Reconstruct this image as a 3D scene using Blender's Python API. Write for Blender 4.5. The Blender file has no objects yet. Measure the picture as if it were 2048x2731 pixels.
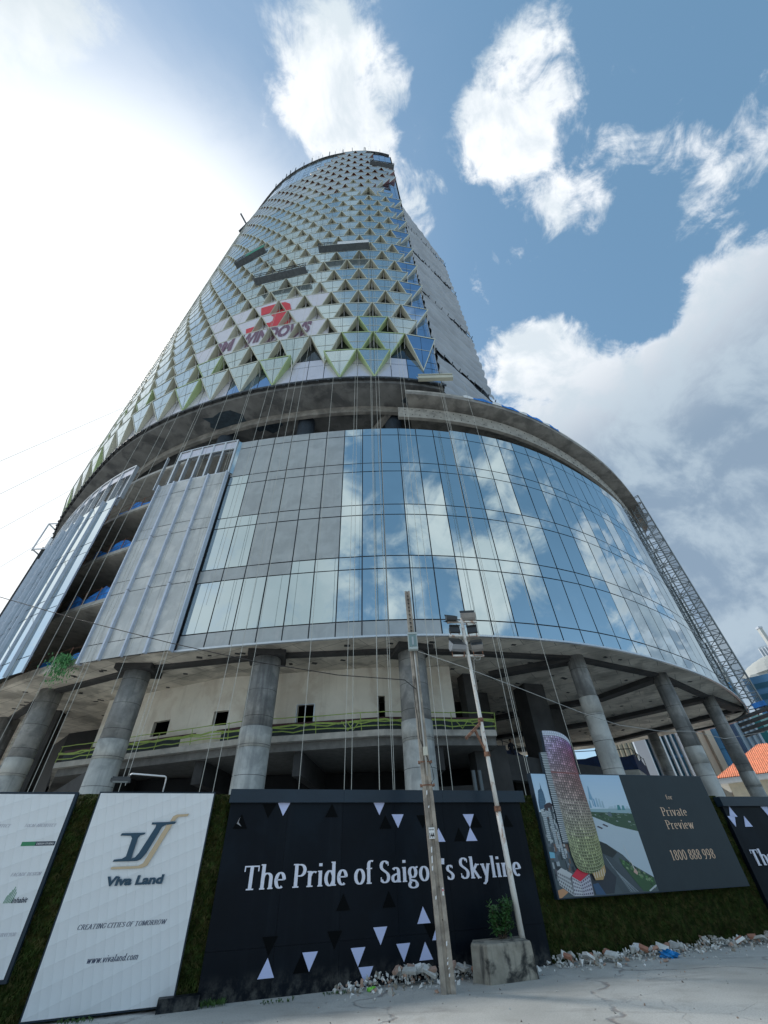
import bpy, bmesh, math, random
from mathutils import Vector, Matrix
R = math.radians
rnd = random.Random(7)
S = bpy.context.scene
COL = S.collection

# ------------------------------------------------------------------ camera
cam = bpy.data.cameras.new('camera'); camo = bpy.data.objects.new('camera', cam); COL.objects.link(camo)
S.camera = camo
cam.sensor_fit = 'VERTICAL'; cam.sensor_height = 36.0; cam.lens = 1090.0 / 2731.0 * 36.0
cam.clip_start = 0.05; cam.clip_end = 6000
_r = Vector((0.999068928, 0.0283328092, -0.0325350428))
_d = Vector((-0.0431425207, 0.656114406, -0.753427242))
_f = Vector((0.0, 0.754129391, 0.656725865))
EYE = 1.65
camo.matrix_world = Matrix(((_r.x, -_d.x, -_f.x, 0), (_r.y, -_d.y, -_f.y, 0), (_r.z, -_d.z, -_f.z, EYE), (0, 0, 0, 1)))

# ------------------------------------------------------------------ world
def adir(az, te):
    """unit vector from azimuth (deg, 0 = +Y, positive to +X) and tangent of elevation"""
    v = Vector((math.sin(R(az)), math.cos(R(az)), te)); return v.normalized()

SUN_AZ, SUN_EL = -62.0, 50.0
W = bpy.data.worlds.new('World'); S.world = W; W.use_nodes = True
nt = W.node_tree; nt.nodes.clear()
class NB:
    def __init__(s, nt): s.nt = nt
    def n(s, t, **k):
        o = s.nt.nodes.new(t)
        for a, b in k.items(): setattr(o, a, b)
        return o
    def put(s, sock, v):
        if v is None: return
        if hasattr(v, 'links') or isinstance(v, bpy.types.NodeSocket): s.nt.links.new(v, sock)
        else:
            if isinstance(v, tuple) and sock.type == 'VECTOR': v = v[:3]
            sock.default_value = v
    def m(s, op, a, b=None, c=None, clamp=False):
        o = s.n('ShaderNodeMath', operation=op); o.use_clamp = clamp
        for i, v in enumerate((a, b, c)):
            if v is not None: s.put(o.inputs[i], v)
        return o.outputs[0]
    def vm(s, op, a, b=None):
        o = s.n('ShaderNodeVectorMath', operation=op); s.put(o.inputs[0], a)
        if b is not None: s.put(o.inputs[1], b)
        return o.outputs['Value'] if op in ('DOT_PRODUCT', 'LENGTH') else o.outputs[0]
    def mr(s, v, a, b, c=0.0, d=1.0, smooth=True):
        o = s.n('ShaderNodeMapRange'); o.interpolation_type = 'SMOOTHSTEP' if smooth else 'LINEAR'
        s.put(o.inputs[0], v)
        for i, x in enumerate((a, b, c, d)): s.put(o.inputs[i + 1], x)
        return o.outputs[0]
    def noise(s, vec, scale, detail=4, rough=.55, dist=0.0):
        o = s.n('ShaderNodeTexNoise'); s.put(o.inputs['Vector'], vec)
        o.inputs['Scale'].default_value = scale; o.inputs['Detail'].default_value = detail
        o.inputs['Roughness'].default_value = rough; o.inputs['Distortion'].default_value = dist
        return o.outputs[0]
    def mix(s, f, a, b):
        o = s.n('ShaderNodeMix', data_type='RGBA'); s.put(o.inputs[0], f); s.put(o.inputs[6], a); s.put(o.inputs[7], b)
        return o.outputs[2]
b_ = NB(nt)
sky = b_.n('ShaderNodeTexSky', sky_type='NISHITA'); sky.sun_disc = False
sky.sun_elevation = R(SUN_EL); sky.sun_rotation = R(SUN_AZ); sky.air_density = 1.0; sky.dust_density = 0.8; sky.ozone_density = 1.2
tc = b_.n('ShaderNodeTexCoord')
D = b_.vm('NORMALIZE', tc.outputs['Generated'])
sep = b_.n('ShaderNodeSeparateXYZ'); b_.put(sep.inputs[0], D)
dx, dy, dz = sep.outputs
dzc = b_.m('MAXIMUM', dz, 0.02)
h = b_.m('ADD', dzc, 0.25)
comb = b_.n('ShaderNodeCombineXYZ')
b_.put(comb.inputs[0], b_.m('DIVIDE', dx, h)); b_.put(comb.inputs[1], b_.m('DIVIDE', dy, h)); comb.inputs[2].default_value = 3.7
PL = comb.outputs[0]
n1 = b_.noise(D, 5.5, 9, .60, .55)
n2 = b_.noise(D, 15.0, 8, .66, .5)
nfield = b_.m('ADD', b_.m('MULTIPLY', b_.m('SUBTRACT', n1, .5), 3.0), b_.m('MULTIPLY', b_.m('SUBTRACT', n2, .5), b_.mr(dy, .15, -.25, 2.0, .8)))   # centred on 0
def blobs(lst):
    acc = None
    for az, te, rad, w in lst:
        dt = b_.vm('DOT_PRODUCT', D, tuple(adir(az, te)))
        v = b_.m('MULTIPLY', b_.mr(dt, math.cos(R(rad)), 1.0), w)
        acc = v if acc is None else b_.m('ADD', acc, v)
    return acc
front = blobs([(-41.5, 15.363, 8, .56), (-83.7, 10.413, 7, .46), (5.3, 13.7, 8, .54), (-12, 6.5, 6, .45), (-50.4, 6.48, 7, .46), (20.7, 4.545, 5, .60),
               (76.4, 3.70, 7.5, .60), (68.4, 3.53, 7.5, .58), (59.5, 2.86, 5.5, .58), (55.3, 4.5, 5, .42),
               (62.5, 2.12, 5, .56), (70.9, 1.92, 6, .52), (55.5, 2.08, 6, .42), (70.2, 1.56, 6, .38), (75.0, 1.41, 6, .38), (81.6, 1.48, 6, .30),
               (38.2, 2.26, 5, .55), (56.9, 1.61, 5, .40),
               (59.5, 1.06, 7, .9), (66.0, .95, 8, .85), (59.3, .88, 9, .8), (31.0, 1.455, 7, .75), (39.1, 1.433, 6, .7), (39.8, 1.118, 12, .8),
               (52.4, 1.22, 8, -.75), (46.6, .90, 12, .8), (52.9, .78, 14, .8), (43.9, .67, 14, .8), (38.9, .88, 13, .8), (47.0, .50, 15, .8), (38.8, .345, 12, .7), (44, .32, 14, .85), (52, .4, 16, .8), (41.2, .2, 14, .5), (84, .40, 18, .6), (66, .40, 18, .85), (104, .9, 18, .3),
               (-94, 1.83, 7, .75), (-97, 2.16, 6, .55),
               (-150, .5, 34, .85), (-142, 1.2, 26, .6), (150, .25, 40, .40), (158, .9, 11, .75), (140, .62, 11, .7), (128, 1.0, 10, .7), (172, .6, 10, .5), (118, .6, 10, .5), (150, .35, 12, .5), (132, .42, 9, -.35), (146, .85, 9, -.3)])
veil = b_.m('MINIMUM', blobs([(-56, .95, 38, .88), (-48, .8, 38, .75), (-38, 1.9, 24, .35), (-50, .3, 28, .6), (-62, 2.4, 34, .10), (-120, .3, 45, .5)]), 1.0)
backw = b_.mr(dy, 0.15, -0.25)
bias = b_.m('ADD', b_.m('MULTIPLY', backw, 0.20), -0.62)
field = b_.m('ADD', b_.m('ADD', nfield, front), bias)
mask = b_.mr(field, -0.14, 0.60)
backc = b_.m('MULTIPLY', b_.mr(dy, .1, -.2), .45)
# shading of the clouds: bright near their lit rims, grey-blue in the thick masses low on the right
n3 = b_.noise(D, 8.0, 6, .6, .3)
thick = b_.mr(b_.m('ADD', field, b_.m('MULTIPLY', n3, .5)), 0.30, 0.85)
low = b_.mr(dz, 0.92, 0.45)
grey = b_.m('MULTIPLY', b_.m('MULTIPLY', thick, b_.mr(dz, 0.86, 0.60)), b_.mr(dy, -0.1, 0.2))
grey2 = b_.m('MULTIPLY', b_.mr(n3, .40, .62), .62)
cl = b_.mix(grey, (0.90, 0.93, 0.96, 1), (0.24, 0.33, 0.44, 1))
cl = b_.mix(grey2, cl, (0.50, 0.60, 0.68, 1))
cl = b_.mix(backc, cl, (0.62, 0.74, 0.78, 1))
cl = b_.mix(b_.m('MULTIPLY', b_.m('MULTIPLY', b_.mr(dx, -.02, -.45), b_.mr(dy, .1, -.2)), .85), cl, (0.30, 0.40, 0.46, 1))
bgs = b_.n('ShaderNodeBackground'); bgs.inputs[1].default_value = 0.10
hs = b_.n('ShaderNodeHueSaturation'); hs.inputs['Saturation'].default_value = 0.95; b_.put(hs.inputs['Color'], sky.outputs[0])
tn = b_.mix(0.40, hs.outputs[0], (.68, 1.85, 2.65, 1)); b_.put(bgs.inputs[0], tn)
bgc = b_.n('ShaderNodeBackground'); b_.put(bgc.inputs[0], cl); bgc.inputs[1].default_value = 0.57
mx = b_.n('ShaderNodeMixShader'); b_.put(mx.inputs[0], mask); b_.put(mx.inputs[1], bgs.outputs[0]); b_.put(mx.inputs[2], bgc.outputs[0])
bgv = b_.n('ShaderNodeBackground'); bgv.inputs[0].default_value = (0.93, 0.97, 1.0, 1); bgv.inputs[1].default_value = 0.60
mv = b_.n('ShaderNodeMixShader'); b_.put(mv.inputs[0], b_.m('MULTIPLY', veil, b_.mr(b_.m('ADD', n1, b_.m('MULTIPLY', veil, .9)), .2, .95)))
b_.put(mv.inputs[1], mx.outputs[0]); b_.put(mv.inputs[2], bgv.outputs[0])
ow = b_.n('ShaderNodeOutputWorld'); b_.put(ow.inputs[0], mv.outputs[0])

# ------------------------------------------------------------------ sun behind thin cloud, high on the left beyond the tower
sl = bpy.data.lights.new('sun', 'SUN'); so = bpy.data.objects.new('sun', sl); COL.objects.link(so)
sl.energy = 1.5; sl.angle = R(14); sl.color = (1.0, .96, .90)
so.rotation_euler = (-adir(SUN_AZ, math.tan(R(SUN_EL)))).to_track_quat('-Z', 'Y').to_euler()
S.view_settings.view_transform = 'Standard'; S.view_settings.look = 'None'; S.view_settings.exposure = 1.0; S.view_settings.gamma = 1.0
# ------------------------------------------------------------------ materials
MATS = {}
def mat(name, color, rough=.7, metal=0.0, var=0.0, vscale=3.0, bump=0.0, bscale=20.0, spec=.5, second=None, sscale=1.0, slo=.45, shi=.6, attr=False, stretch=None, alpha=None, bdist=.02, streak=None):
    if name in MATS: return MATS[name]
    m = bpy.data.materials.new(name); m.use_nodes = True; t = m.node_tree; b = NB(t)
    p = t.nodes['Principled BSDF']; MATS[name] = m
    p.inputs['Roughness'].default_value = rough; p.inputs['Metallic'].default_value = metal
    p.inputs['Specular IOR Level'].default_value = spec
    tc = b.n('ShaderNodeTexCoord'); vec = tc.outputs['Object']
    if stretch:
        mp = b.n('ShaderNodeMapping'); b.put(mp.inputs[0], vec); mp.inputs['Scale'].default_value = stretch; vec = mp.outputs[0]
    c = (*color, 1)
    if attr:
        a = b.n('ShaderNodeAttribute'); a.attribute_name = 'Col'; c = a.outputs['Color']
    if second:
        f = b.mr(b.noise(vec, sscale, 6, .6, .4), slo, shi); c = b.mix(f, c, (*second, 1))
    if streak:
        mp = b.n('ShaderNodeMapping'); b.put(mp.inputs[0], tc.outputs['Object']); mp.inputs['Scale'].default_value = (streak[1], streak[1], streak[1] * .07)
        f = b.m('MULTIPLY', b.mr(b.noise(mp.outputs[0], 1.0, 5, .65), .5, .68), streak[2]); c = b.mix(f, c, (*streak[0], 1))
    if var:
        f = b.mr(b.noise(vec, vscale, 6, .62), .25, .75, 1 - var, 1 + var)
        o = b.n('ShaderNodeVectorMath', operation='SCALE'); b.put(o.inputs[0], c); b.put(o.inputs['Scale'], f); c = o.outputs[0]
    b.put(p.inputs['Base Color'], c)
    if bump:
        bn = b.n('ShaderNodeBump'); bn.inputs['Strength'].default_value = bump; bn.inputs['Distance'].default_value = bdist
        b.put(bn.inputs['Height'], b.noise(vec, bscale, 5, .6)); b.put(p.inputs['Normal'], bn.outputs[0])
    if alpha is not None: p.inputs['Alpha'].default_value = alpha
    return m

CONC = mat('concrete', (.30, .29, .27), .85, var=.22, vscale=1.2, bump=.3, bscale=14, second=(.20, .195, .185), sscale=.7)
CONC_L = mat('concrete_light', (.46, .45, .42), .85, var=.18, vscale=1.6, bump=.3, bscale=16, second=(.30, .29, .27), sscale=.9, slo=.5, shi=.7)
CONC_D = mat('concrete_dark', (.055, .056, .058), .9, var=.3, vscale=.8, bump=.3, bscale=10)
SOFF_ = mat('soffit_concrete', (.70, .65, .57), .88, var=.28, vscale=.5, second=(.45, .42, .37), sscale=.45, slo=.48, shi=.62, bump=.35, bscale=6)
def soff_mat():
    m = SOFF_; b = NB(m.node_tree); p = m.node_tree.nodes['Principled BSDF']; src = p.inputs['Base Color'].links[0].from_socket
    tc = b.n('ShaderNodeTexCoord'); mp = b.n('ShaderNodeMapping'); b.put(mp.inputs[0], tc.outputs['Object']); mp.inputs['Rotation'].default_value = (0, 0, .5)
    br = b.n('ShaderNodeTexBrick'); b.put(br.inputs['Vector'], mp.outputs[0]); br.inputs['Scale'].default_value = 1.0; br.inputs['Brick Width'].default_value = 2.44; br.inputs['Row Height'].default_value = 1.22; br.inputs['Mortar Size'].default_value = .018; br.inputs['Mortar Smooth'].default_value = .3; br.offset = .37
    br.inputs['Color1'].default_value = (1, 1, 1, 1); br.inputs['Color2'].default_value = (.88, .88, .88, 1); br.inputs['Mortar'].default_value = (.35, .35, .35, 1)
    mx_ = b.n('ShaderNodeMix', data_type='RGBA', blend_type='MULTIPLY'); mx_.inputs[0].default_value = 1.0; b.put(mx_.inputs[6], src); b.put(mx_.inputs[7], br.outputs['Color']); b.put(p.inputs['Base Color'], mx_.outputs[2]); return m
SOFF = soff_mat()
PLASTER = mat('plaster', (.80, .77, .69), .85, var=.06, vscale=.8, second=(.68, .63, .55), sscale=.5, streak=((.50, .46, .39), 1.6, .35))
BLACKM = mat('blackout', (.012, .013, .015), .7)
VOIDM = mat('dark_interior', (.016, .018, .022), .8, var=.3, vscale=.6)
MULL = mat('mullion_dark', (.03, .035, .045), .4)
ALU = mat('aluminium', (.58, .62, .66), .35, metal=.55, var=.06)
ALU_P = mat('fin_blue_white', (.52, .58, .68), .4, metal=.2, var=.08)
STEEL = mat('dark_steel', (.06, .065, .07), .5, metal=.4, var=.2)
RUST = mat('rusty_steel', (.26, .13, .08), .8, var=.35, vscale=14, second=(.12, .06, .04), sscale=9)
GLASS = mat('reflective_glass', (.56, .635, .645), .012, metal=1.0, var=.03, vscale=.5)
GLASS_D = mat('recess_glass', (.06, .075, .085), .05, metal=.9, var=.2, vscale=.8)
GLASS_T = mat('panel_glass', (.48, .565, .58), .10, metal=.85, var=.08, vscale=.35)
GLASS_B = mat('glass_blue', (.30, .42, .58), .03, metal=1.0, var=.1, vscale=.3)
FILM = mat('film_grey', (.40, .43, .44), .28, metal=.35, var=.07, vscale=1.0, spec=.5, second=(.36, .385, .395), sscale=.8, streak=((.46, .475, .48), 3.0, .5))
FILM_L = mat('film_pale', (.50, .52, .52), .45, var=.10, vscale=1.1, second=(.60, .61, .60), sscale=.7, bump=.3, bscale=5, streak=((.28, .29, .29), 2.5, .5))
VIOLET = mat('protective_film_white', (.62, .62, .70), .22, metal=.3, var=.05, vscale=.6)
BEIGE = mat('beige_metal', (.50, .50, .41), .45, var=.10, vscale=.5)
GREENF = mat('lime_metal', (.40, .52, .27), .45, var=.10, vscale=.5)
RIM = mat('panel_rim', (.55, .58, .50), .4, var=.05)
REDF = mat('oxide_red_metal', (.16, .05, .04), .5, var=.15, vscale=.5)
BANNER = mat('banner_white', (.66, .67, .76), .5, var=.03)
BRED = mat('banner_red', (.62, .05, .07), .5, var=.04)
BINK = mat('banner_ink', (.19, .11, .17), .5)
BLUENET = mat('blue_tarpaulin', (.03, .22, .66), .6, var=.35, vscale=2.5, bump=.6, bscale=4, bdist=.1)
LIME = mat('lime_tape', (.34, .46, .12), .6, var=.15, vscale=5)
ROPE = mat('rope', (.50, .50, .46), .8)
WHITEP = mat('white_paint', (.74, .75, .76), .45, var=.05)
DARKP = mat('black_panel', (.003, .006, .011), .45, spec=.12, var=.18, vscale=1.1, streak=((.010, .015, .022), 1.8, .5), second=(.005, .010, .017), sscale=.45, bump=.06, bscale=2.0, bdist=.05)
DARKF = mat('navy_flange', (.014, .028, .046), .34, spec=.3, var=.15, vscale=1.0, bump=.12, bscale=2.0, bdist=.05)
def dusty(m, top=.40):
    b = NB(m.node_tree); p = m.node_tree.nodes['Principled BSDF']; src = p.inputs['Base Color'].links[0].from_socket
    tc = b.n('ShaderNodeTexCoord'); sp = b.n('ShaderNodeSeparateXYZ'); b.put(sp.inputs[0], tc.outputs['Object'])
    f = b.m('MULTIPLY', b.mr(sp.outputs[2], top, .0), b.mr(b.noise(tc.outputs['Object'], 4.5, 7, .7), .40, .68))
    b.put(p.inputs['Base Color'], b.mix(b.m('MULTIPLY', f, .55), src, (.16, .155, .14, 1)))
dusty(DARKP)
SLATE = mat('slate_panel', (.030, .042, .050), .5, spec=.25, var=.06, vscale=2)
LETTER = mat('letter_white', (.72, .74, .86), .4)
TRI_W = mat('triangle_white', (.52, .58, .86), .35)
TRI_K = mat('triangle_black', (.002, .003, .004), .5, spec=.06)
COPPER = mat('letter_copper', (.66, .46, .33), .4, metal=.3)
NAVY = mat('logo_navy', (.012, .055, .10), .4)
GOLD = mat('logo_gold', (.55, .42, .27), .4)
NAVYTXT = mat('text_navy', (.03, .045, .10), .5)
PALETXT = mat('text_faded', (.40, .40, .46), .6)
PRINT = mat('printed_sheet', (1, 1, 1), .45, attr=True)
TURF = mat('artificial_turf', (.020, .034, .006), .85, var=.6, vscale=22, second=(.040, .042, .010), sscale=5, spec=.1, bump=.9, bscale=45, bdist=.03)
LEAF = mat('leaf_green', (.05, .11, .025), .55, var=.5, vscale=9)
LEAF_D = mat('shrub_leaf', (.045, .12, .035), .4, var=.45, vscale=9)
POLEC = mat('pole_concrete', (.36, .32, .27), .85, var=.25, vscale=5, second=(.25, .22, .19), sscale=3, bump=.3, bscale=40, bdist=.01)
MASTW = mat('mast_white', (.74, .72, .68), .5, var=.08, vscale=6, second=(.36, .20, .12), sscale=4.5, slo=.54, shi=.64, stretch=(1, 1, .5))
PLANT = mat('planter_concrete', (.30, .28, .235), .9, var=.3, vscale=3, second=(.035, .035, .033), sscale=2.2, slo=.50, shi=.64, bump=.5, bscale=25, streak=((.05, .05, .05), 6.0, .8))
BARK = mat('bark', (.10, .07, .05), .9)
SKIN = mat('skin', (.32, .19, .13), .6)
CLOTH = mat('work_clothes', (.03, .035, .06), .8)
TILE = mat('roof_tile', (.78, .29, .16), .8, var=.25, vscale=4, second=(.20, .09, .06), sscale=5, slo=.62, shi=.68)
CREAM = mat('cream_wall', (.80, .70, .54), .8, var=.08)
MESHN = mat('grey_netting', (.36, .39, .43), .85, var=.15, vscale=.35)

# stone chip material with per-face colour
RUB = mat('broken_masonry', (1, 1, 1), .9, attr=True, var=.15, vscale=12, bump=.4, bscale=40, bdist=.01)

# ground: pale worn concrete with cracks and stained joints
def ground_mat():
    m = bpy.data.materials.new('worn_concrete_paving'); m.use_nodes = True; b = NB(m.node_tree); p = m.node_tree.nodes['Principled BSDF']
    tc = b.n('ShaderNodeTexCoord'); v = tc.outputs['Object']
    big = b.noise(v, .35, 6, .6, .3); med = b.noise(v, 1.7, 8, .65, .4); fin = b.noise(v, 38, 4, .7)
    c = b.mix(b.mr(big, .35, .65), (.41, .405, .375, 1), (.55, .545, .51, 1))
    c = b.mix(b.m('MULTIPLY', b.mr(med, .50, .70), .5), c, (.34, .325, .29, 1))
    c = b.mix(b.m('MULTIPLY', b.mr(fin, .42, .72), .55), c, (.27, .26, .235, 1))
    wn = b.n('ShaderNodeTexNoise'); b.put(wn.inputs['Vector'], v); wn.inputs['Scale'].default_value = .9; wn.inputs['Detail'].default_value = 7
    wv = b.n('ShaderNodeVectorMath', operation='SCALE'); b.put(wv.inputs[0], wn.outputs['Color']); wv.inputs['Scale'].default_value = 1.3
    vv = b.vm('ADD', v, wv.outputs[0])
    def crack(scale, w0, w1):
        vo = b.n('ShaderNodeTexVoronoi', feature='DISTANCE_TO_EDGE'); b.put(vo.inputs['Vector'], vv); vo.inputs['Scale'].default_value = scale
        return b.mr(vo.outputs['Distance'], w1, w0)
    c1 = b.m('MULTIPLY', crack(.22, .002, .014), b.mr(med, .35, .6)); c2 = b.m('MULTIPLY', crack(.75, .002, .012), b.mr(big, .45, .62))
    cr = b.m('MAXIMUM', c1, b.m('MULTIPLY', c2, .35))
    c = b.mix(b.m('MULTIPLY', cr, .62), c, (.15, .125, .125, 1))
    mp = b.n('ShaderNodeMapping'); b.put(mp.inputs[0], v); mp.inputs['Rotation'].default_value = (0, 0, -.32); mp.inputs['Scale'].default_value = (.35, 1.6, 1)
    st = b.noise(mp.outputs[0], 1.0, 8, .7, .8); c = b.mix(b.m('MULTIPLY', b.mr(st, .54, .72), .55), c, (.20, .18, .165, 1))
    b.put(p.inputs['Base Color'], c); p.inputs['Roughness'].default_value = .85
    bn = b.n('ShaderNodeBump'); bn.inputs['Strength'].default_value = .9; bn.inputs['Distance'].default_value = .02
    b.put(bn.inputs['Height'], b.m('SUBTRACT', b.m('ADD', b.m('MULTIPLY', fin, .25), med), cr)); b.put(p.inputs['Normal'], bn.outputs[0])
    return m

# white quilted panel: faint embossed diamonds (real relief by bump)
def quilt_mat():
    m = bpy.data.materials.new('embossed_white_panel'); m.use_nodes = True; b = NB(m.node_tree); p = m.node_tree.nodes['Principled BSDF']
    tc = b.n('ShaderNodeTexCoord'); s = b.n('ShaderNodeSeparateXYZ'); b.put(s.inputs[0], tc.outputs['Object'])
    u = b.m('ADD', b.m('MULTIPLY', s.outputs[0], .9445), b.m('MULTIPLY', s.outputs[1], .3285)); z = s.outputs[2]
    def saw(x, per): return b.m('FRACT', b.m('DIVIDE', b.m('ADD', x, 50.0), per))
    a = saw(b.m('ADD', u, b.m('MULTIPLY', z, .28)), .145); c = saw(b.m('SUBTRACT', z, b.m('MULTIPLY', u, .35)), .26)
    f = b.m('MULTIPLY', a, b.m('ADD', .55, b.m('MULTIPLY', c, .45)))
    p.inputs['Base Color'].default_value = (.78, .83, .88, 1); p.inputs['Roughness'].default_value = .5
    bn = b.n('ShaderNodeBump'); bn.inputs['Strength'].default_value = .8; bn.inputs['Distance'].default_value = .11
    b.put(bn.inputs['Height'], f); b.put(p.inputs['Normal'], bn.outputs[0]); return m
QUILT = quilt_mat()

# ------------------------------------------------------------------ mesh helper
class MB:
    def __init__(s, *mats): s.v = []; s.f = []; s.mi = []; s.c = []; s.mats = list(mats); s.cur = 0; s.col = (1, 1, 1)
    def use(s, m):
        if m not in s.mats: s.mats.append(m)
        s.cur = s.mats.index(m); return s
    def face(s, *pts):
        i = len(s.v); s.v += [tuple(p) for p in pts]; s.f.append(tuple(range(i, i + len(pts)))); s.mi.append(s.cur); s.c.append(s.col)
    def idx(s, pts, faces):
        i = len(s.v); s.v += [tuple(p) for p in pts]
        for f in faces: s.f.append(tuple(i + k for k in f)); s.mi.append(s.cur); s.c.append(s.col)
    def box(s, c, size, rz=0.0, M=None):
        hx, hy, hz = size[0] / 2, size[1] / 2, size[2] / 2
        P = [Vector((x, y, z)) for x in (-hx, hx) for y in (-hy, hy) for z in (-hz, hz)]
        if M is None: M = Matrix.Rotation(rz, 3, 'Z')
        P = [M @ p + Vector(c) for p in P]
        s.idx(P, [(0, 1, 3, 2), (4, 6, 7, 5), (0, 4, 5, 1), (2, 3, 7, 6), (0, 2, 6, 4), (1, 5, 7, 3)])
    def beam(s, p, q, w, h=None, up=(0, 0, 1)):
        h = h or w; p = Vector(p); q = Vector(q); d = (q - p).normalized(); u = Vector(up)
        if abs(d.dot(u)) > .98: u = Vector((0, 1, 0))
        a = d.cross(u).normalized(); b = a.cross(d).normalized()
        P = []
        for e in (p, q):
            for sa, sb in ((-1, -1), (1, -1), (1, 1), (-1, 1)): P.append(e + a * sa * w / 2 + b * sb * h / 2)
        s.idx(P, [(0, 3, 2, 1), (4, 5, 6, 7), (0, 1, 5, 4), (1, 2, 6, 5), (2, 3, 7, 6), (3, 0, 4, 7)])
    def tube(s, pts, r, seg=8, r2=None, cap=True):
        pts = [Vector(p) for p in pts]; n = len(pts); rings = []
        for i, p in enumerate(pts):
            d = (pts[min(i + 1, n - 1)] - pts[max(i - 1, 0)]).normalized()
            u = Vector((0, 0, 1)) if abs(d.z) < .9 else Vector((0, 1, 0))
            a = d.cross(u).normalized(); b = a.cross(d)
            rr = r if r2 is None else r + (r2 - r) * i / (n - 1)
            rings.append([p + a * rr * math.cos(2 * math.pi * k / seg) + b * rr * math.sin(2 * math.pi * k / seg) for k in range(seg)])
        P = [v for rg in rings for v in rg]; F = []
        for i in range(n - 1):
            for k in range(seg): F.append((i * seg + k, i * seg + (k + 1) % seg, (i + 1) * seg + (k + 1) % seg, (i + 1) * seg + k))
        if cap: F.append(tuple(range(seg - 1, -1, -1))); F.append(tuple((n - 1) * seg + k for k in range(seg)))
        s.idx(P, F)
    def cyl(s, x, y, z0, z1, r, r2=None, seg=32):
        s.tube([(x, y, z0), (x, y, z1)], r, seg, r2)
    def slab(s, poly, z0, z1):
        n = len(poly); P = [(x, y, z0) for x, y in poly] + [(x, y, z1) for x, y in poly]
        s.idx(P, [tuple(range(n - 1, -1, -1)), tuple(range(n, 2 * n))] + [(i, (i + 1) % n, n + (i + 1) % n, n + i) for i in range(n)])
    def build(s, name, parent=None, loc=None, smooth=False, kind=None, label=None, cat=None, group=None):
        me = bpy.data.meshes.new(name); o = bpy.data.objects.new(name, me); COL.objects.link(o)
        if parent is not None: base = Vector(WL[parent.name])
        else: base = Vector(loc or (0, 0, 0)); o.location = base
        me.from_pydata([tuple(Vector(v) - base) for v in s.v], [], s.f)
        for m in s.mats: me.materials.append(m)
        me.polygons.foreach_set('material_index', s.mi)
        if smooth: me.polygons.foreach_set('use_smooth', [True] * len(s.f))
        if any(c != (1, 1, 1) for c in s.c):
            ca = me.color_attributes.new('Col', 'FLOAT_COLOR', 'CORNER'); buf = []
            for p, c in zip(me.polygons, s.c): buf += [c[0], c[1], c[2], 1.0] * p.loop_total
            ca.data.foreach_set('color', buf)
        me.update()
        WL[o.name] = tuple(base)
        if parent is not None: o.parent = parent
        return tag(o, label, cat, group, kind)
WL = {}
def tag(o, label=None, cat=None, group=None, kind=None):
    if label: o['label'] = label
    if cat: o['category'] = cat
    if group: o['group'] = group
    if kind: o['kind'] = kind
    return o
def thing(name, label, cat, loc=(0, 0, 0), group=None):
    o = bpy.data.objects.new(name, None); COL.objects.link(o); o.location = loc; WL[o.name] = tuple(loc)
    o.empty_display_size = .3
    return tag(o, label, cat, group)
def part(name, parent, mb, smooth=False, label=None, kind=None): return mb.build(name, parent, smooth=smooth, label=label, kind=kind)
def polar(az, d, z=0.0): return Vector((d * math.sin(R(az)), d * math.cos(R(az)), z))

# ------------------------------------------------------------------ lettering
def arc(cx, cy, rx, ry, a0, a1, n=10):
    return [(cx + rx * math.cos(R(a0 + (a1 - a0) * i / n)), cy + ry * math.sin(R(a0 + (a1 - a0) * i / n))) for i in range(n + 1)]
XH = .67
def serif(x, y, w=.13): return ('s', x, y, w)
G = {}
def g(ch, w, strokes, serifs=()): G[ch] = (w, strokes, serifs)
g(' ', .26, [])
g('T', .72, [[(.05, .965), (.67, .965)], [(.36, 0), (.36, .96)]], [(.36, 0, .15), (.075, .86, .02, .22), (.645, .86, .02, .22)])
g('h', .62, [[(.14, 0), (.14, 1.04)], [(.14, .46)] + arc(.31, .46, .17, .19, 150, 0) + [(.48, 0)]], [(.14, 0, .11), (.48, 0, .11), (.09, 1.04, .07)])
g('e', .52, [[(.09, .36), (.43, .36)] + arc(.26, .34, .17, .31, 5, 305, 20)])
g('P', .62, [[(.16, 0), (.16, 1)], [(.16, .96), (.33, .96)] + arc(.33, .72, .20, .24, 88, -88) + [(.16, .48)]], [(.16, 0, .13), (.10, 1, .08)])
g('r', .46, [[(.14, 0), (.14, XH)], [(.14, .42)] + arc(.33, .44, .17, .19, 160, 55, 7)], [(.15, 0, .13), (.09, XH, .07)])
g('i', .30, [[(.15, 0), (.15, XH)], [(.15, .86), (.15, .99)]], [(.15, 0, .11), (.10, XH, .07)])
g('d', .60, [[(.45, 0), (.45, 1.04)], arc(.28, .33, .17, .31, 25, 335, 20)], [(.50, 0, .07), (.40, 1.04, .07)])
g('o', .56, [arc(.28, .335, .185, .315, 90, 449, 28)])
g('f', .38, [[(.15, 0), (.15, .82)] + arc(.29, .84, .14, .17, 180, 60, 8), [(.04, XH), (.31, XH)]], [(.16, 0, .12)])
g('S', .56, [arc(.28, .755, .165, .215, 30, 210, 12) + [(.20, .58), (.35, .47)] + arc(.28, .25, .185, .225, 50, -150, 14)], [(.445, .85, .02, .18), (.10, .17, .02, .18)])
g('a', .54, [arc(.26, .48, .14, .17, 150, 20, 8) + [(.40, .42), (.40, 0)], [(.40, .40), (.24, .35)] + arc(.22, .18, .12, .15, 110, 300, 10) + [(.40, .12)]], [(.44, 0, .06)])
g('i', .30, [[(.15, 0), (.15, XH)], [(.15, .86), (.15, .99)]], [(.15, 0, .11), (.10, XH, .07)])
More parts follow.
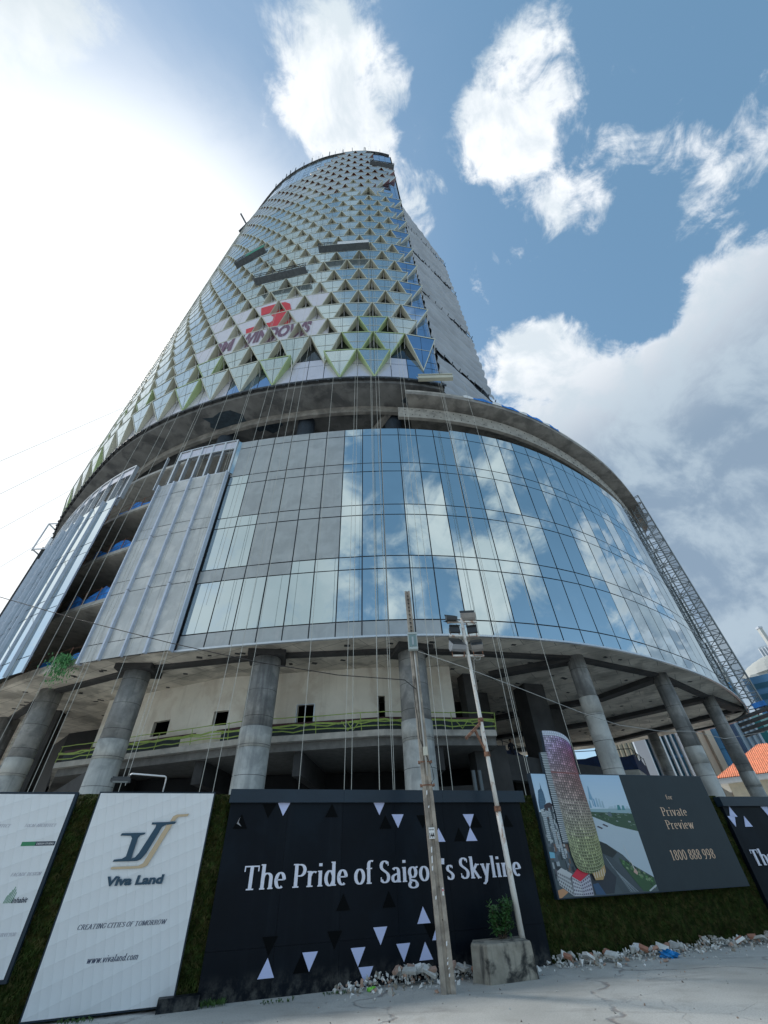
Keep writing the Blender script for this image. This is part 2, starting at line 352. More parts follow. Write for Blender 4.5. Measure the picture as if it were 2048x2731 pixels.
g('g', .56, [arc(.26, .42, .16, .23, 0, 359, 20), [(.36, .60), (.52, .66)], [(.14, .22), (.12, .08), (.38, .03), (.46, -.10)] + arc(.27, -.14, .19, .13, 20, -200, 14) + [(.16, .02)]])
g('n', .62, [[(.14, 0), (.14, XH)], [(.14, .46)] + arc(.31, .46, .17, .19, 150, 0) + [(.48, 0)]], [(.14, 0, .11), (.48, 0, .11), (.09, XH, .07)])
g("'", .22, [[(.12, 1.0), (.10, .72)]])
g('s', .45, [arc(.225, .505, .12, .145, 35, 215, 10) + [(.18, .39), (.28, .31)] + arc(.225, .165, .135, .15, 45, -150, 12)], [(.345, .58, .02, .12), (.085, .11, .02, .12)])
g('k', .60, [[(.14, 0), (.14, 1.04)], [(.42, XH), (.16, .30)], [(.24, .40), (.48, 0)]], [(.14, 0, .11), (.09, 1.04, .07), (.44, XH, .10), (.49, 0, .10)])
g('y', .56, [[(.12, XH), (.30, .06)], [(.45, XH), (.24, -.14), (.16, -.26), (.06, -.24)]], [(.12, XH, .11), (.45, XH, .09)])
g('l', .30, [[(.15, 0), (.15, 1.04)]], [(.15, 0, .11), (.10, 1.04, .07)])
g('v', .56, [[(.12, XH), (.28, 0)], [(.45, XH), (.28, 0)]], [(.12, XH, .11), (.45, XH, .09)])
g('w', .80, [[(.12, XH), (.26, 0)], [(.42, XH), (.26, 0)], [(.40, XH), (.54, 0)], [(.70, XH), (.54, 0)]], [(.12, XH, .10), (.70, XH, .09)])
g('t', .38, [[(.17, .86), (.17, .14)] + arc(.27, .14, .10, .12, 180, 300, 6), [(.04, XH), (.34, XH)]])
g('c', .48, [arc(.27, .335, .17, .315, 45, 310, 18)], [(.40, .56, .02, .12)])
g('m', .90, [[(.14, 0), (.14, XH)], [(.14, .46)] + arc(.29, .46, .15, .19, 150, 0) + [(.44, 0)], [(.44, .46)] + arc(.60, .46, .15, .19, 150, 0) + [(.75, 0)]], [(.14, 0, .11), (.45, 0, .10), (.75, 0, .11)])
g('.', .24, [[(.12, 0), (.12, .13)]])
g('C', .66, [arc(.36, .5, .25, .48, 40, 320, 22)], [(.58, .83, .02, .18)])
g('R', .66, [[(.16, 0), (.16, 1)], [(.16, .96), (.33, .96)] + arc(.33, .74, .19, .22, 88, -88) + [(.16, .52)], [(.34, .52), (.58, 0)]], [(.16, 0, .12), (.60, 0, .08), (.10, 1, .08)])
g('E', .60, [[(.16, 0), (.16, 1)], [(.16, .965), (.52, .965)], [(.16, .51), (.42, .51)], [(.16, .035), (.54, .035)]], [(.53, .87, .02, .18), (.54, .13, .02, .18)])
g('A', .68, [[(.10, 0), (.34, 1)], [(.58, 0), (.34, 1)], [(.18, .34), (.49, .34)]], [(.10, 0, .10), (.58, 0, .12)])
g('I', .34, [[(.17, 0), (.17, 1)]], [(.17, 0, .13), (.17, 1, .13)])
g('N', .72, [[(.14, 0), (.14, 1)], [(.14, 1), (.58, 0)], [(.58, 0), (.58, 1)]], [(.14, 0, .11), (.58, 1, .11), (.10, 1, .08)])
g('G', .70, [arc(.36, .5, .26, .48, 40, 330, 22) + [(.58, .42)]], [(.58, .42, .12), (.59, .83, .02, .18)])
g('O', .70, [arc(.35, .5, .25, .48, 90, 449, 28)])
g('F', .56, [[(.16, 0), (.16, 1)], [(.16, .965), (.52, .965)], [(.16, .50), (.42, .50)]], [(.16, 0, .13), (.53, .87, .02, .18)])
g('M', .86, [[(.14, 0), (.14, 1)], [(.14, 1), (.43, .05)], [(.72, 1), (.43, .05)], [(.72, 0), (.72, 1)]], [(.14, 0, .11), (.72, 0, .13), (.10, 1, .08), (.76, 1, .08)])
g('W', .98, [[(.10, 1), (.30, 0)], [(.50, 1), (.30, 0)], [(.49, 1), (.69, 0)], [(.89, 1), (.69, 0)]], [(.10, 1, .12), (.89, 1, .11)])
g('L', .56, [[(.16, 0), (.16, 1)], [(.16, .035), (.52, .035)]], [(.16, 1, .13), (.52, .13, .02, .18)])
g('H', .74, [[(.16, 0), (.16, 1)], [(.58, 0), (.58, 1)], [(.16, .51), (.58, .51)]], [(.16, 0, .12), (.58, 0, .12), (.16, 1, .12), (.58, 1, .12)])
g('D', .70, [[(.16, 0), (.16, 1)], [(.16, .96), (.34, .96)] + arc(.34, .5, .24, .46, 88, -88, 14) + [(.16, .04)]], [(.09, 0, .06), (.09, 1, .06)])
g('U', .70, [[(.14, 1), (.14, .28)] + arc(.35, .28, .21, .26, 180, 360, 10) + [(.56, 1)]], [(.14, 1, .12), (.56, 1, .12)])
g('V', .66, [[(.10, 1), (.33, 0)], [(.56, 1), (.33, 0)]], [(.10, 1, .12), (.56, 1, .11)])
g('Y', .62, [[(.10, 1), (.31, .5)], [(.53, 1), (.31, .5)], [(.31, 0), (.31, .5)]], [(.10, 1, .11), (.53, 1, .1), (.31, 0, .13)])
g('Q', .66, [arc(.36, .5, .25, .48, 40, 320, 22), [(.36, .0), (.40, -.10), (.30, -.17)]], [(.58, .83, .02, .18)])   # C with cedilla
g('1', .46, [[(.24, 0), (.24, .98)], [(.24, .96), (.12, .86)]], [(.24, 0, .13)])
g('8', .54, [arc(.27, .73, .14, .22, 90, 449, 20), arc(.27, .26, .17, .235, 90, 449, 22)])
g('0', .54, [arc(.27, .49, .17, .47, 90, 449, 24)])
g('9', .54, [arc(.26, .66, .165, .29, 90, 449, 20), [(.425, .66), (.40, .30), (.30, .06), (.14, 0)]])
def ribbon(pts, thin, thick):
    n = len(pts); L = []; Rr = []
    for i in range(n):
        a = pts[max(i - 1, 0)]; b = pts[min(i + 1, n - 1)]; dxx = b[0] - a[0]; dyy = b[1] - a[1]; l = math.hypot(dxx, dyy) or 1
        if n > 2 and math.dist(pts[0], pts[-1]) < .02 and i in (0, n - 1):
            a = pts[-2]; b = pts[1]; dxx = b[0] - a[0]; dyy = b[1] - a[1]; l = math.hypot(dxx, dyy)
        w = (thin + (thick - thin) * (abs(dyy) / l) ** 1.3) / 2; nx, ny = -dyy / l, dxx / l
        L.append((pts[i][0] + nx * w, pts[i][1] + ny * w)); Rr.append((pts[i][0] - nx * w, pts[i][1] - ny * w))
    return L, Rr
def serif_text(mb, text, place, h, width=None, italic=0.0, thin=.05, thick=.125, depth=.0):
    """place(u, v, off) -> world point; u along the line, v up, off = towards the viewer; width fits the line"""
    tot = sum(G[c][0] for c in text); sx = h if width is None else width / tot; u = 0; k = 0
    for c in text:
        gw, strokes, serifs = G[c]
        def T2(x, y, o): return place((u + x) * sx + italic * y * h, y * h, o)
        for st in strokes:
            k += 1; o = depth + .0006 * (k % 5)
            l, r = ribbon(st, thin * 1.0, thick)
            for i in range(len(l) - 1):
                mb.face(T2(*l[i], o), T2(*r[i], o), T2(*r[i + 1], o), T2(*l[i + 1], o))
                if depth > .004:
                    mb.face(T2(*l[i + 1], o), T2(*l[i + 1], 0), T2(*l[i], 0), T2(*l[i], o)); mb.face(T2(*r[i], o), T2(*r[i], 0), T2(*r[i + 1], 0), T2(*r[i + 1], o))
        for sf in serifs:
            k += 1; o = depth + .0006 * (k % 5) + .003
            hw, hh = (sf[2], .028) if len(sf) == 3 else (sf[2] * 1.2, sf[3] / 2)
            cy = sf[1] + (hh if sf[1] < .05 else (-hh if sf[1] > .6 and len(sf) == 3 else 0))
            q = [(sf[0] - hw, cy - hh), (sf[0] + hw, cy - hh), (sf[0] + hw, cy + hh), (sf[0] - hw, cy + hh)]
            mb.face(*[T2(x, y, o) for x, y in q])
        u += gw
def sans_polys(text, bold=0.0):
    cu = bpy.data.curves.new('t', 'FONT'); cu.body = text; cu.size = 1.0; cu.offset = bold; cu.resolution_u = 3
    o = bpy.data.objects.new('t', cu); COL.objects.link(o)
    me = bpy.data.meshes.new_from_object(o)
    P = [tuple(v.co) for v in me.vertices]; F = [tuple(p.vertices) for p in me.polygons]
    bpy.data.objects.remove(o); bpy.data.curves.remove(cu); bpy.data.meshes.remove(me)
    x0 = min(p[0] for p in P); x1 = max(p[0] for p in P)
    return [((p[0] - x0) / (x1 - x0), p[1] / .73) for p in P], F     # u 0..1, v cap height = 1
def sans_text(mb, text, place, h, width, italic=0.0, off=.004, bold=.02, depth=0.0):
    P, F = sans_polys(text, bold)
    def q(p, o): return place(p[0] * width + italic * p[1] * h, p[1] * h, o)
    mb.idx([q(p, off + depth) for p in P], F)
    if depth:
        from collections import Counter
        cnt = Counter(); ed = {}
        for f in F:
            for a, b in zip(f, f[1:] + f[:1]): cnt[frozenset((a, b))] += 1; ed[frozenset((a, b))] = (a, b)
        for k_, n in cnt.items():
            if n == 1:
                a, b = ed[k_]; mb.face(q(P[b], off + depth), q(P[a], off + depth), q(P[a], 0), q(P[b], 0))
def catmull(pts,n=12):
    P=[pts[0]]+list(pts)+[pts[-1]];out=[]
    for i in range(1, len(P) - 2):
        p0,p1,p2,p3=P[i-1:i+3]
        for k in range(n):
            t=k/n
            out.append(tuple(.5*(2*p1[j]+(p2[j]-p0[j])*t+(2*p0[j]-5*p1[j]+4*p2[j]-p3[j])*t*t+(3*p1[j]-p0[j]-3*p2[j]+p3[j])*t**3) for j in (0,1)))
    out.append(tuple(pts[-1]));return out
class Path:
    def __init__(s,pts,smooth=30,x0=0.0):
        q=catmull(pts)
        # resample even then smooth
        def resample(q,step):
            L=[0]
            for a,b in zip(q,q[1:]):L.append(L[-1]+math.dist(a,b))
            n=int(L[-1]/step);o=[];i=0
            for k in range(n+1):
                d=L[-1]*k/n
                while i<len(L)-2 and L[i+1]<d:i+=1
                t=(d-L[i])/max(1e-9,L[i+1]-L[i]);o.append((q[i][0]+(q[i+1][0]-q[i][0])*t,q[i][1]+(q[i+1][1]-q[i][1])*t))
            return o
        q=resample(q,.5)
        for _ in range(smooth):
            q=[q[0]]+[((a[0]+2*b[0]+c[0])/4,(a[1]+2*b[1]+c[1])/4) for a,b,c in zip(q,q[1:],q[2:])]+[q[-1]]
        s.q=q;s.L=[0]
        for a,b in zip(q,q[1:]):s.L.append(s.L[-1]+math.dist(a,b))
        s.off=0
        i=min(range(len(q)),key=lambda i:abs(q[i][0]-x0)+(0 if q[i][1]<35 else 99));s.off=s.L[i]+(x0-q[i][0])
    def rng(s):return -s.off,s.L[-1]-s.off
    def at(s,u,o=0.0):
        d=min(max(u+s.off,0),s.L[-1]-1e-6);lo,hi=0,len(s.L)-2
        while lo<hi:
            m=(lo+hi+1)//2
            if s.L[m]<=d:lo=m
            else:hi=m-1
        i=lo;t=(d-s.L[i])/(s.L[i+1]-s.L[i]);a,b=s.q[i],s.q[i+1]
        def tan(j):
            j0=max(0,j-1);j1=min(len(s.q)-1,j+1);x=s.q[j1][0]-s.q[j0][0];y=s.q[j1][1]-s.q[j0][1];h=math.hypot(x,y);return x/h,y/h
        ta,tb=tan(i),tan(i+1);tx=ta[0]*(1-t)+tb[0]*t;ty=ta[1]*(1-t)+tb[1]*t;h=math.hypot(tx,ty);tx/=h;ty/=h
        return (a[0]+(b[0]-a[0])*t+ty*o,a[1]+(b[1]-a[1])*t-tx*o)
    def s_az(s,az,o=0.0):
        a,b=s.rng();best=None;u=a
        n=1500;r=[]
        for k in range(n+1):
            u=a+(b-a)*k/n;p=s.at(u,o)
            if p[1]>60: continue
            r.append((abs(math.degrees(math.atan2(p[0],p[1]))-az)+.0*abs(p[1]),u,math.hypot(*p)))
        m=min(r)[0];c=[x for x in r if x[0]<m+.05];c.sort(key=lambda x:x[2]);return c[0][1],c[0][2]
PODPTS=[(-43,55),(-42.5,47),(-40,41),(-36.5,36.2),(-32,31.7),(-27.2,27.7),(-22.45,24.6),(-17.2,22.5),(-11.83,21.3),(-6.74,20.7),(-2.88,20.45),(0,20.4),(2.9,20.6),(5.27,21.0),(6.9,21.35),(9.5,22.1),(12.05,23.1),(15.1,24.7),(18.0,26.6),(20.5,28.4),(22.8,30.3),(25.2,32.6),(27.9,35.5),(30.5,38.7),(31.9,41.2),(31.0,43.6),(28.5,46.6)]
TOWPTS=[(-46,54),(-44.5,45),(-40.3,38.4),(-34.6,32.8),(-26.8,26.4),(-21.8,23.5),(-17.5,21.8),(-12.7,20.4),(-9.8,19.9),(-5.74,19.45),(-2.6,19.3),(0,19.4),(2.2,19.62),(4.24,19.98),(6.0,20.5)]
T = Path(TOWPTS, 20, -.31)
PD = Path(PODPTS, 20, 0.0)

# ================================================================== SETTING
mb = MB(ground_mat()); mb.face((-900, -900, 0), (900, -900, 0), (900, 1500, 0), (-900, 1500, 0)); mb.build('ground', kind='structure')
# pale kerb slabs, front right corner of the pavement
mb = MB(CONC_L)

# ================================================================== THE TOWER
B = thing('skyscraper', 'unfinished curved glass skyscraper with a faceted tower above a round glass podium on concrete columns', 'skyscraper', (0, 24, 0))
SOFZ = 10.95; Z0 = 10.8; ZT = 28.35
ROWS = [(10.8, 11.7, 0), (11.7, 15.0, 1), (15.0, 15.9, 0), (15.9, 19.2, 1), (19.2, 20.1, 0), (20.1, 23.35, 1), (23.35, 24.25, 0), (24.25, 27.5, 1), (27.5, 28.35, 0)]
FLOORS = [11.35, 15.55, 19.75, 23.95, 28.1]
LO, HI = PD.rng(); TLO, THI = T.rng()
def pathpoly(P, a, b, o, step=.8):
    n = max(2, int((b - a) / step)); return [P.at(a + (b - a) * i / n, o) for i in range(n + 1)]
# --- main podium glazing
SA = -11.6                      # left end of the smooth glazing
bounds = [-2.85 + 1.43 * k for k in range(-6, 1)]
k = -2.85
while k < HI - 1.5: k += 1.415; bounds.append(k)
bounds[0] = SA
wall_m = MB(MULL)
pp = [PD.at(b, 0) for b in bounds]
for (a, c) in zip(pp, pp[1:]): wall_m.face((*a, Z0), (*c, Z0), (*c, ZT), (*a, ZT))
part('mullion_wall', B, wall_m)
panes = []
for i, (s0, s1) in enumerate(zip(bounds, bounds[1:])):
    for (z0, z1, vis) in ROWS:
        a = PD.at(s0, .05); c = PD.at(s1, .05); sm = (s0 + s1) / 2
        film = (sm < -2.85 and (z0 >= 15.8) and not (sm < -8.6 and z0 < 20) and not (sm < -10 and z0 < 24)) or (z0 < 11 and sm < 3.2) or (sm < -5.5 and abs(z0 - 15.0) < .1)
        top_extra = .22 if (z0 > 27.4 and sm > 5.5) else 0
        panes.append((math.hypot(a[0], a[1]) * (1 if vis else 3) + abs(z0 - 13) * .2, a, c, z0, z1 + top_extra, film))
panes.sort(key=lambda t: t[0])
def pane_face(mb, a, c, z0, z1, gap=.034, tilt=.0028, rn=rnd):
    t = Vector((c[0] - a[0], c[1] - a[1], 0)); l = t.length; t /= l; n = Vector((t.y, -t.x, 0))
    h_ = z1 - z0; t1 = rn.uniform(-tilt, tilt) * l; t2 = rn.uniform(-tilt, tilt) * h_
    P = [Vector((a[0], a[1], z0)) + t * gap + Vector((0, 0, gap)) + n * (-t1 - t2), Vector((c[0], c[1], z0)) - t * gap + Vector((0, 0, gap)) + n * (t1 - t2),
         Vector((c[0], c[1], z1)) - t * gap - Vector((0, 0, gap)) + n * (t1 + t2), Vector((a[0], a[1], z1)) + t * gap - Vector((0, 0, gap)) + n * (-t1 + t2)]
    mb.face(*P)
rest = MB(GLASS)
for i, (_, a, c, z0, z1, film) in enumerate(panes):
    m = FILM if film else GLASS
    if i < 100:
        q = MB(m); pane_face(q, a, c, z0, z1); part('glass_pane', B, q, label='glass pane under grey protective film' if film else None)
    else: rest.use(m); pane_face(rest, a, c, z0, z1)
part('glazing', B, rest, kind='stuff')
# bottom trim line and top edge
tr = MB(ALU); pl = pathpoly(PD, SA, HI, .09, .7)
for a, c in zip(pl, pl[1:]): tr.beam((*a, Z0 - .02), (*c, Z0 - .02), .16, .10)
part('bottom_trim', B, tr)
# --- podium floor slabs
back = [(23.9, 51.5), (12, 56), (-43, 58)]
fs = MB(CONC_L)
for i, z in enumerate(FLOORS):
    p = pathpoly(PD, LO, HI, -.45, 1.0) + back
    if i == 0: continue
    fs = MB(CONC_L); fs.slab(p, z - .32, z); part('floor_slab', B, fs)
so_ = MB(SOFF); so_.slab(pathpoly(PD, LO, HI, -.12, .8) + back, SOFZ, 11.4)
part('soffit', B, so_)
# beams on the soffit
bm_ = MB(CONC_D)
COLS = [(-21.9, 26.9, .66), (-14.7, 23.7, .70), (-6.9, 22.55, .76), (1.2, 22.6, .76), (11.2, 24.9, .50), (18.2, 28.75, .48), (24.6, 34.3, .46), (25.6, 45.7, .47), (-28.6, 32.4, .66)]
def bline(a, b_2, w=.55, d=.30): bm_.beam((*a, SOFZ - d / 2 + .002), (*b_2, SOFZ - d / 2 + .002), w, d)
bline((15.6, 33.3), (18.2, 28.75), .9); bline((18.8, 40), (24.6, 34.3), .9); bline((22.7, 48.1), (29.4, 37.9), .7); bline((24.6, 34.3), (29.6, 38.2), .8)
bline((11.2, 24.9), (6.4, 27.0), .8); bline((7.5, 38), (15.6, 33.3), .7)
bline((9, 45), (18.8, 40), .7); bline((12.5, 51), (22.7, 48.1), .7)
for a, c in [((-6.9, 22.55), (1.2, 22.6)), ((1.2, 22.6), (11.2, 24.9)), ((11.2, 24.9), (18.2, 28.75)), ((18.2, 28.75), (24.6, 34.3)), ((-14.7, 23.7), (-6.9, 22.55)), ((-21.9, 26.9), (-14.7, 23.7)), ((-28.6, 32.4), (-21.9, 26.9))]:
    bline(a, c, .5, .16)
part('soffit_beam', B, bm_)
# little fixing plates and stains on the soffit
sp = MB(CONC_D)
for k in range(150):
    s = rnd.uniform(-30, 42); o = -rnd.choice([1.2, 2.2, 3.4, 5, 7, 10, 13]) + rnd.uniform(-.1, .1); x, y = PD.at(s, o)
    if x > 31 or y > 50: continue
    sp.box((x, y, SOFZ - .012), (rnd.uniform(.18, .34), rnd.uniform(.12, .26), .03), rnd.uniform(0, .6))
part('soffit_fixing', B, sp, kind='stuff')
# --- columns
COLU = mat('column_concrete_upper', (.22, .23, .235), .7, var=.25, vscale=1.6, second=(.32, .325, .32), sscale=1.1, streak=((.10, .105, .11), 2.2, .7), bump=.15, bscale=8)  # shaft darker above, paler below: own concrete tone plus light painted into the colour
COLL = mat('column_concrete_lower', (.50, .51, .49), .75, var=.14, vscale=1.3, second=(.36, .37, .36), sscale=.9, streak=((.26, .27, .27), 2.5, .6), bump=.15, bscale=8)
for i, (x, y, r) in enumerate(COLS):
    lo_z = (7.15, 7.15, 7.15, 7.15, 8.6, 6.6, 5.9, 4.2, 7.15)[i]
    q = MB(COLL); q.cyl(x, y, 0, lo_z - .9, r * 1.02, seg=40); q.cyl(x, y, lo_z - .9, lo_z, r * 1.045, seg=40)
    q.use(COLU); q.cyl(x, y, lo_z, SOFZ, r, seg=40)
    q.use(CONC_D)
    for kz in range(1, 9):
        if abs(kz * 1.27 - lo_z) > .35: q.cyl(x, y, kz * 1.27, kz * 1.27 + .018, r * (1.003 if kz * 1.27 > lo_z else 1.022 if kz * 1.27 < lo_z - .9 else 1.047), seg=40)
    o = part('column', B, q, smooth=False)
    for p in o.data.polygons: p.use_smooth = len(p.vertices) == 4
    if i in (2, 3, 1): q = MB(CONC_D); q.box((x, y, SOFZ - .15), (2.0, 1.8, .3), .1 * i); part('column_head', B, q)
for (x, y, r) in COLS[1:5]:
    q = MB(mat('blue_black_column', (.035, .05, .07), .6, var=.2)); q.cyl(x, y + .8, 28.1, 33.9, .78, seg=28); part('column', B, q)
# --- deck behind the columns, taped guard rail, rendered wall with openings
DE = [(-21.1, 28.8), (-8.4, 24.75), (-.5, 24.05), (5.7, 25.25)]
dk = MB(CONC_L); poly = DE + [(6.0, 34), (-26, 36)]
dk.slab(poly, 6.95, 7.25)
inn = [(x * .995 + .0, y + .35) for x, y in DE] + [(5.8, 34), (-26, 36)]
dk.use(mat('deck_underside', (.17, .17, .165), .9, var=.2)); dk.slab(inn, 6.55, 6.95)  # underside colour darkened for the shade below the deck
part('deck', B, dk)
jb = MB(CONC_D)
for (x, y) in [(-17.5, 28.3), (-11, 26.4), (-5.2, 25.2), (2.4, 25.2)]:
    jb.beam((x, y, 6.0), (x + rnd.uniform(-1, 1), y + 8, 6.0), .5, 1.1)
jb.beam((-24, 31.5, 5.2), (-14, 30.5, 4.3), .9, 1.5); jb.beam((-14, 30.5, 4.3), (8, 31.5, 4.0), .9, 1.3); jb.beam((-19, 27.0, 4.6), (-14.9, 24.2, 5.6), .7, 1.3)
jb.box((5.9, 27.5, 3.4), (1.1, 1.1, 6.8)); jb.box((8.3, 32, 2.9), (1.2, 1.0, 5.8)); jb.beam((5.9, 27.8, 5.9), (14.5, 33.5, 5.7), .6, 1.3); jb.beam((5.9, 27.5, 4.4), (-3, 28.5, 4.4), .6, 1.2)
part('lower_beam', B, jb)
rail = MB(LIME)
def along(pts, f):
    L = [0]
    for a, b in zip(pts, pts[1:]): L.append(L[-1] + math.dist(a, b))
    d = f * L[-1]; i = 0
    while i < len(L) - 2 and L[i + 1] < d: i += 1
    t = (d - L[i]) / (L[i + 1] - L[i]); return (pts[i][0] + (pts[i + 1][0] - pts[i][0]) * t, pts[i][1] + (pts[i + 1][1] - pts[i][1]) * t)
N = 44
for zz, r, sag in ((8.12, .026, .02), (7.72, .05, .06), (7.42, .03, .06), (7.66, .03, .10)):
    pts = [(*along(DE, i / N), zz + rnd.uniform(-sag, sag)) for i in range(N + 1)]; rail.tube(pts, r, 5)
for i in range(0, N + 1, 4): x, y = along(DE, i / N); rail.tube([(x, y, 7.25), (x + rnd.uniform(-.1, .1), y, 8.14)], .022, 5)
for f in (.70, .71, .93, .96): x, y = along(DE, f); rail.tube([(x - .35, y, 7.75), (x, y, 7.3), (x + .35, y, 7.7)], .03, 5)
part('guard_rail', B, rail)
sk = MB(mat('maroon_board', (.07, .025, .035), .6)); 
for i in range(0, N, 1):
    a = along(DE, i / N); c = along(DE, (i + 1) / N); sk.beam((a[0], a[1] + .45, 7.9), (c[0], c[1] + .45, 7.9), .03, .14)
part('kick_board', B, sk)
nt_ = MB(mat('dark_deck_board', (.04, .055, .065), .8))  # plain dark board set behind the rail
for i in range(N): a = along(DE, i / N); c = along(DE, (i + 1) / N); nt_.face((a[0], a[1] + .5, 7.25), (c[0], c[1] + .5, 7.25), (c[0], c[1] + .5, 7.82), (a[0], a[1] + .5, 7.82))
part('deck_upstand', B, nt_)
WALLP = [(-19.4, 29.2), (-10.4, 25.75), (-1.2, 25.15), (3.62, 25.55)]
def s_of(az, pts):
    for f in range(0, 2001):
        p = along(pts, f / 2000)
        if math.degrees(math.atan2(p[0], p[1])) >= az: return f / 2000
    return 1
wl = MB(PLASTER); op = []
for (a0, a1, za, zb) in ((-31.2, -30.4, 7.25, 8.3), (-28.5, -26.9, 8.15, 9.0), (-22.3, -20.6, 8.2, 9.0), (-12.4, -10.2, 8.05, 9.05), (-1.9, -1.0, 7.9, 9.3)):
    op.append((s_of(a0, WALLP), s_of(a1, WALLP), za, zb))
cuts = sorted({0, 1, *[v for o_ in op for v in o_[:2]], *[i / 40 for i in range(41)]})
for u0, u1 in zip(cuts, cuts[1:]):
    a = along(WALLP, u0); c = along(WALLP, u1); um = (u0 + u1) / 2; hit = [o_ for o_ in op if o_[0] < um < o_[1]]
    segs = [(7.25, SOFZ + .1)] if not hit else [(7.25, hit[0][2]), (hit[0][3], SOFZ + .1)]
    for z0, z1 in segs:
        if z1 - z0 > .01: wl.face((*a, z0), (*c, z0), (*c, z1), (*a, z1))
for (u0, u1, za, zb) in op:
    a = along(WALLP, u0); c = along(WALLP, u1); e = .25
    for p, q in (((a[0], a[1]), (a[0] + .05, a[1] + e)), ((c[0], c[1]), (c[0] + .05, c[1] + e))): wl.face((*p, za), (*q, za), (*q, zb), (*p, zb))
    wl.face((*a, za), (*c, za), (c[0], c[1] + e, za), (a[0], a[1] + e, za)); wl.face((*a, zb), (*c, zb), (c[0], c[1] + e, zb), (a[0], a[1] + e, zb))
a = WALLP[-1]; wl.face((*a, 7.25), (a[0] + .1, a[1] + 4, 7.25), (a[0] + .1, a[1] + 4, SOFZ), (*a, SOFZ))
a = WALLP[0]; wl.face((*a, 7.25), (a[0] - .1, a[1] + 5, 7.25), (a[0] - .1, a[1] + 5, SOFZ), (*a, SOFZ))
part('rendered_wall', B, wl)
fr = MB(ALU)
u0, u1, za, zb = op[3]
a = along(WALLP, u0); c = along(WALLP, u1); m_ = ((a[0] + c[0]) / 2, (a[1] + c[1]) / 2)
for p in (a, c, m_): fr.beam((p[0], p[1] - .02, za), (p[0], p[1] - .02, zb), .05)
fr.beam((*a, zb), (*c, zb), .05); fr.beam((*a, za), (*c, za), .05)
part('window_frame', B, fr)
# dark interior volumes behind everything (core walls plus added dark backing)
cw = MB(VOIDM)
cw.slab([(-27, 37), (-9, 31.5), (5.9, 33.0), (7.0, 44), (7, 52), (-27, 52)], 7.26, 150 - 4)
cw.slab([(-60, 60), (-33, 42), (-27, 37), (-20, 33), (-16, 31), (6.5, 32.5), (12.2, 38), (11.5, 46), (-30, 50), (-60, 66)], 0, 6.5)  # dark back volume put in to keep the ground floor dark
cw.slab([(-60, 60), (-33, 43), (-27, 37.1), (-27, 50), (-60, 66)], 6.51, 33)  # dark slab added at left to block sky glare through the gap
part('core', B, cw)
cc_ = MB(CONC_D)
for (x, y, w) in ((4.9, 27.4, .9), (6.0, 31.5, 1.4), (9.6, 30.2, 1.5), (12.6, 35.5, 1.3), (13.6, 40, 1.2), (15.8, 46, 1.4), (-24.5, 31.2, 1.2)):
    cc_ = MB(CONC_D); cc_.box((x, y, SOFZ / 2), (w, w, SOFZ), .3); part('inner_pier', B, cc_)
# mezzanine on the right with blue netting
D2 = [(6.9, 33.9), (12.8, 41.5), (20.6, 41.0), (24.2, 46.5)]
d2 = MB(CONC_L); d2.slab(D2 + [(22, 54), (6, 54)], 6.75, 7.3); part('mezzanine', B, d2)
bn_ = MB(mat('dark_blue_netting', (.008, .025, .085), .8, var=.4, vscale=2))
for k in range(40):
    a = along(D2, k / 40); c = along(D2, (k + 1) / 40)
    if k == 18: part('blue_netting', B, bn_); bn_ = MB(MATS['dark_blue_netting'])
    if 18 <= k <= 19: continue
    za = 8.3 + .12 * math.sin(k * 1.1); zc = 8.3 + .12 * math.sin((k + 1) * 1.1)
    bn_.face((a[0], a[1] - .05, 7.25), (c[0], c[1] - .05, 7.25), (c[0], c[1] - .05, zc), (a[0], a[1] - .05, za))
part('blue_netting', B, bn_)
rr_ = MB(STEEL)
for k in range(0, 41, 4): a = along(D2, k / 40); rr_.tube([(*a, 7.3), (*a, 8.9)], .035, 5)
for z in (8.2, 8.8): rr_.tube([(*along(D2, k / 40), z) for k in range(41)], .03, 5)
for k in (30, 34): a = along(D2, k / 40); c = along(D2, (k + 3) / 40); rr_.tube([(*a, 7.3), (*c, 8.8)], .03, 5); rr_.tube([(*c, 7.3), (*a, 8.8)], .03, 5)
part('guard_rail', B, rr_)
# pipes standing in the undercroft
pi_ = MB(mat('grey_pipe', (.13, .16, .18), .5))
for az, d, z in ((6.2, 24.5, 3.2), (9.2, 25.8, 5.4), (9.9, 25.9, 5.4)):
    p = polar(az, d); pi_.tube([(p.x, p.y, 0), (p.x, p.y, z)], .10, 10)
p = polar(6.2, 24.5); pi_.tube([(p.x, p.y, 3.2), (p.x - .12, p.y, 3.38), (p.x - .9, p.y, 3.45)], .10, 10)
part('pipe', B, pi_)

# --- section A: projecting bays covered with pale film, and the open frame above
sa0, sa1 = -17.38, -11.64; PO = .40
def panelrun(s_list, zlist, o, m, mbx, gap=.02):
    for s0, s1 in zip(s_list, s_list[1:]):
        a = PD.at(s0, o); c = PD.at(s1, o)
        for z0, z1 in zip(zlist, zlist[1:]):
            mbx.use(m(s0, z0) if callable(m) else m); pane_face(mbx, a, c, z0, z1, gap, .003)
zA = [10.75, 11.75, 15.0, 15.9, 19.2, 20.1, 23.35, 24.55]
sl_ = [sa0 + (sa1 - sa0) * i / 4 for i in range(5)]
bk = MB(MULL); pa = MB(FILM_L)
pl = pathpoly(PD, sa0, sa1, PO - .04, (sa1 - sa0) / 4.001)
for a, c in zip(pl, pl[1:]): bk.face((*a, 10.75), (*c, 10.75), (*c, 24.55), (*a, 24.55))
panelrun(sl_, zA, PO, lambda s, z: FILM_L if (s > sa0 + 1 or z < 16) else FILM, pa)
e0 = PD.at(sa1, PO); e1 = PD.at(sa1, 0)
pa.use(MULL)
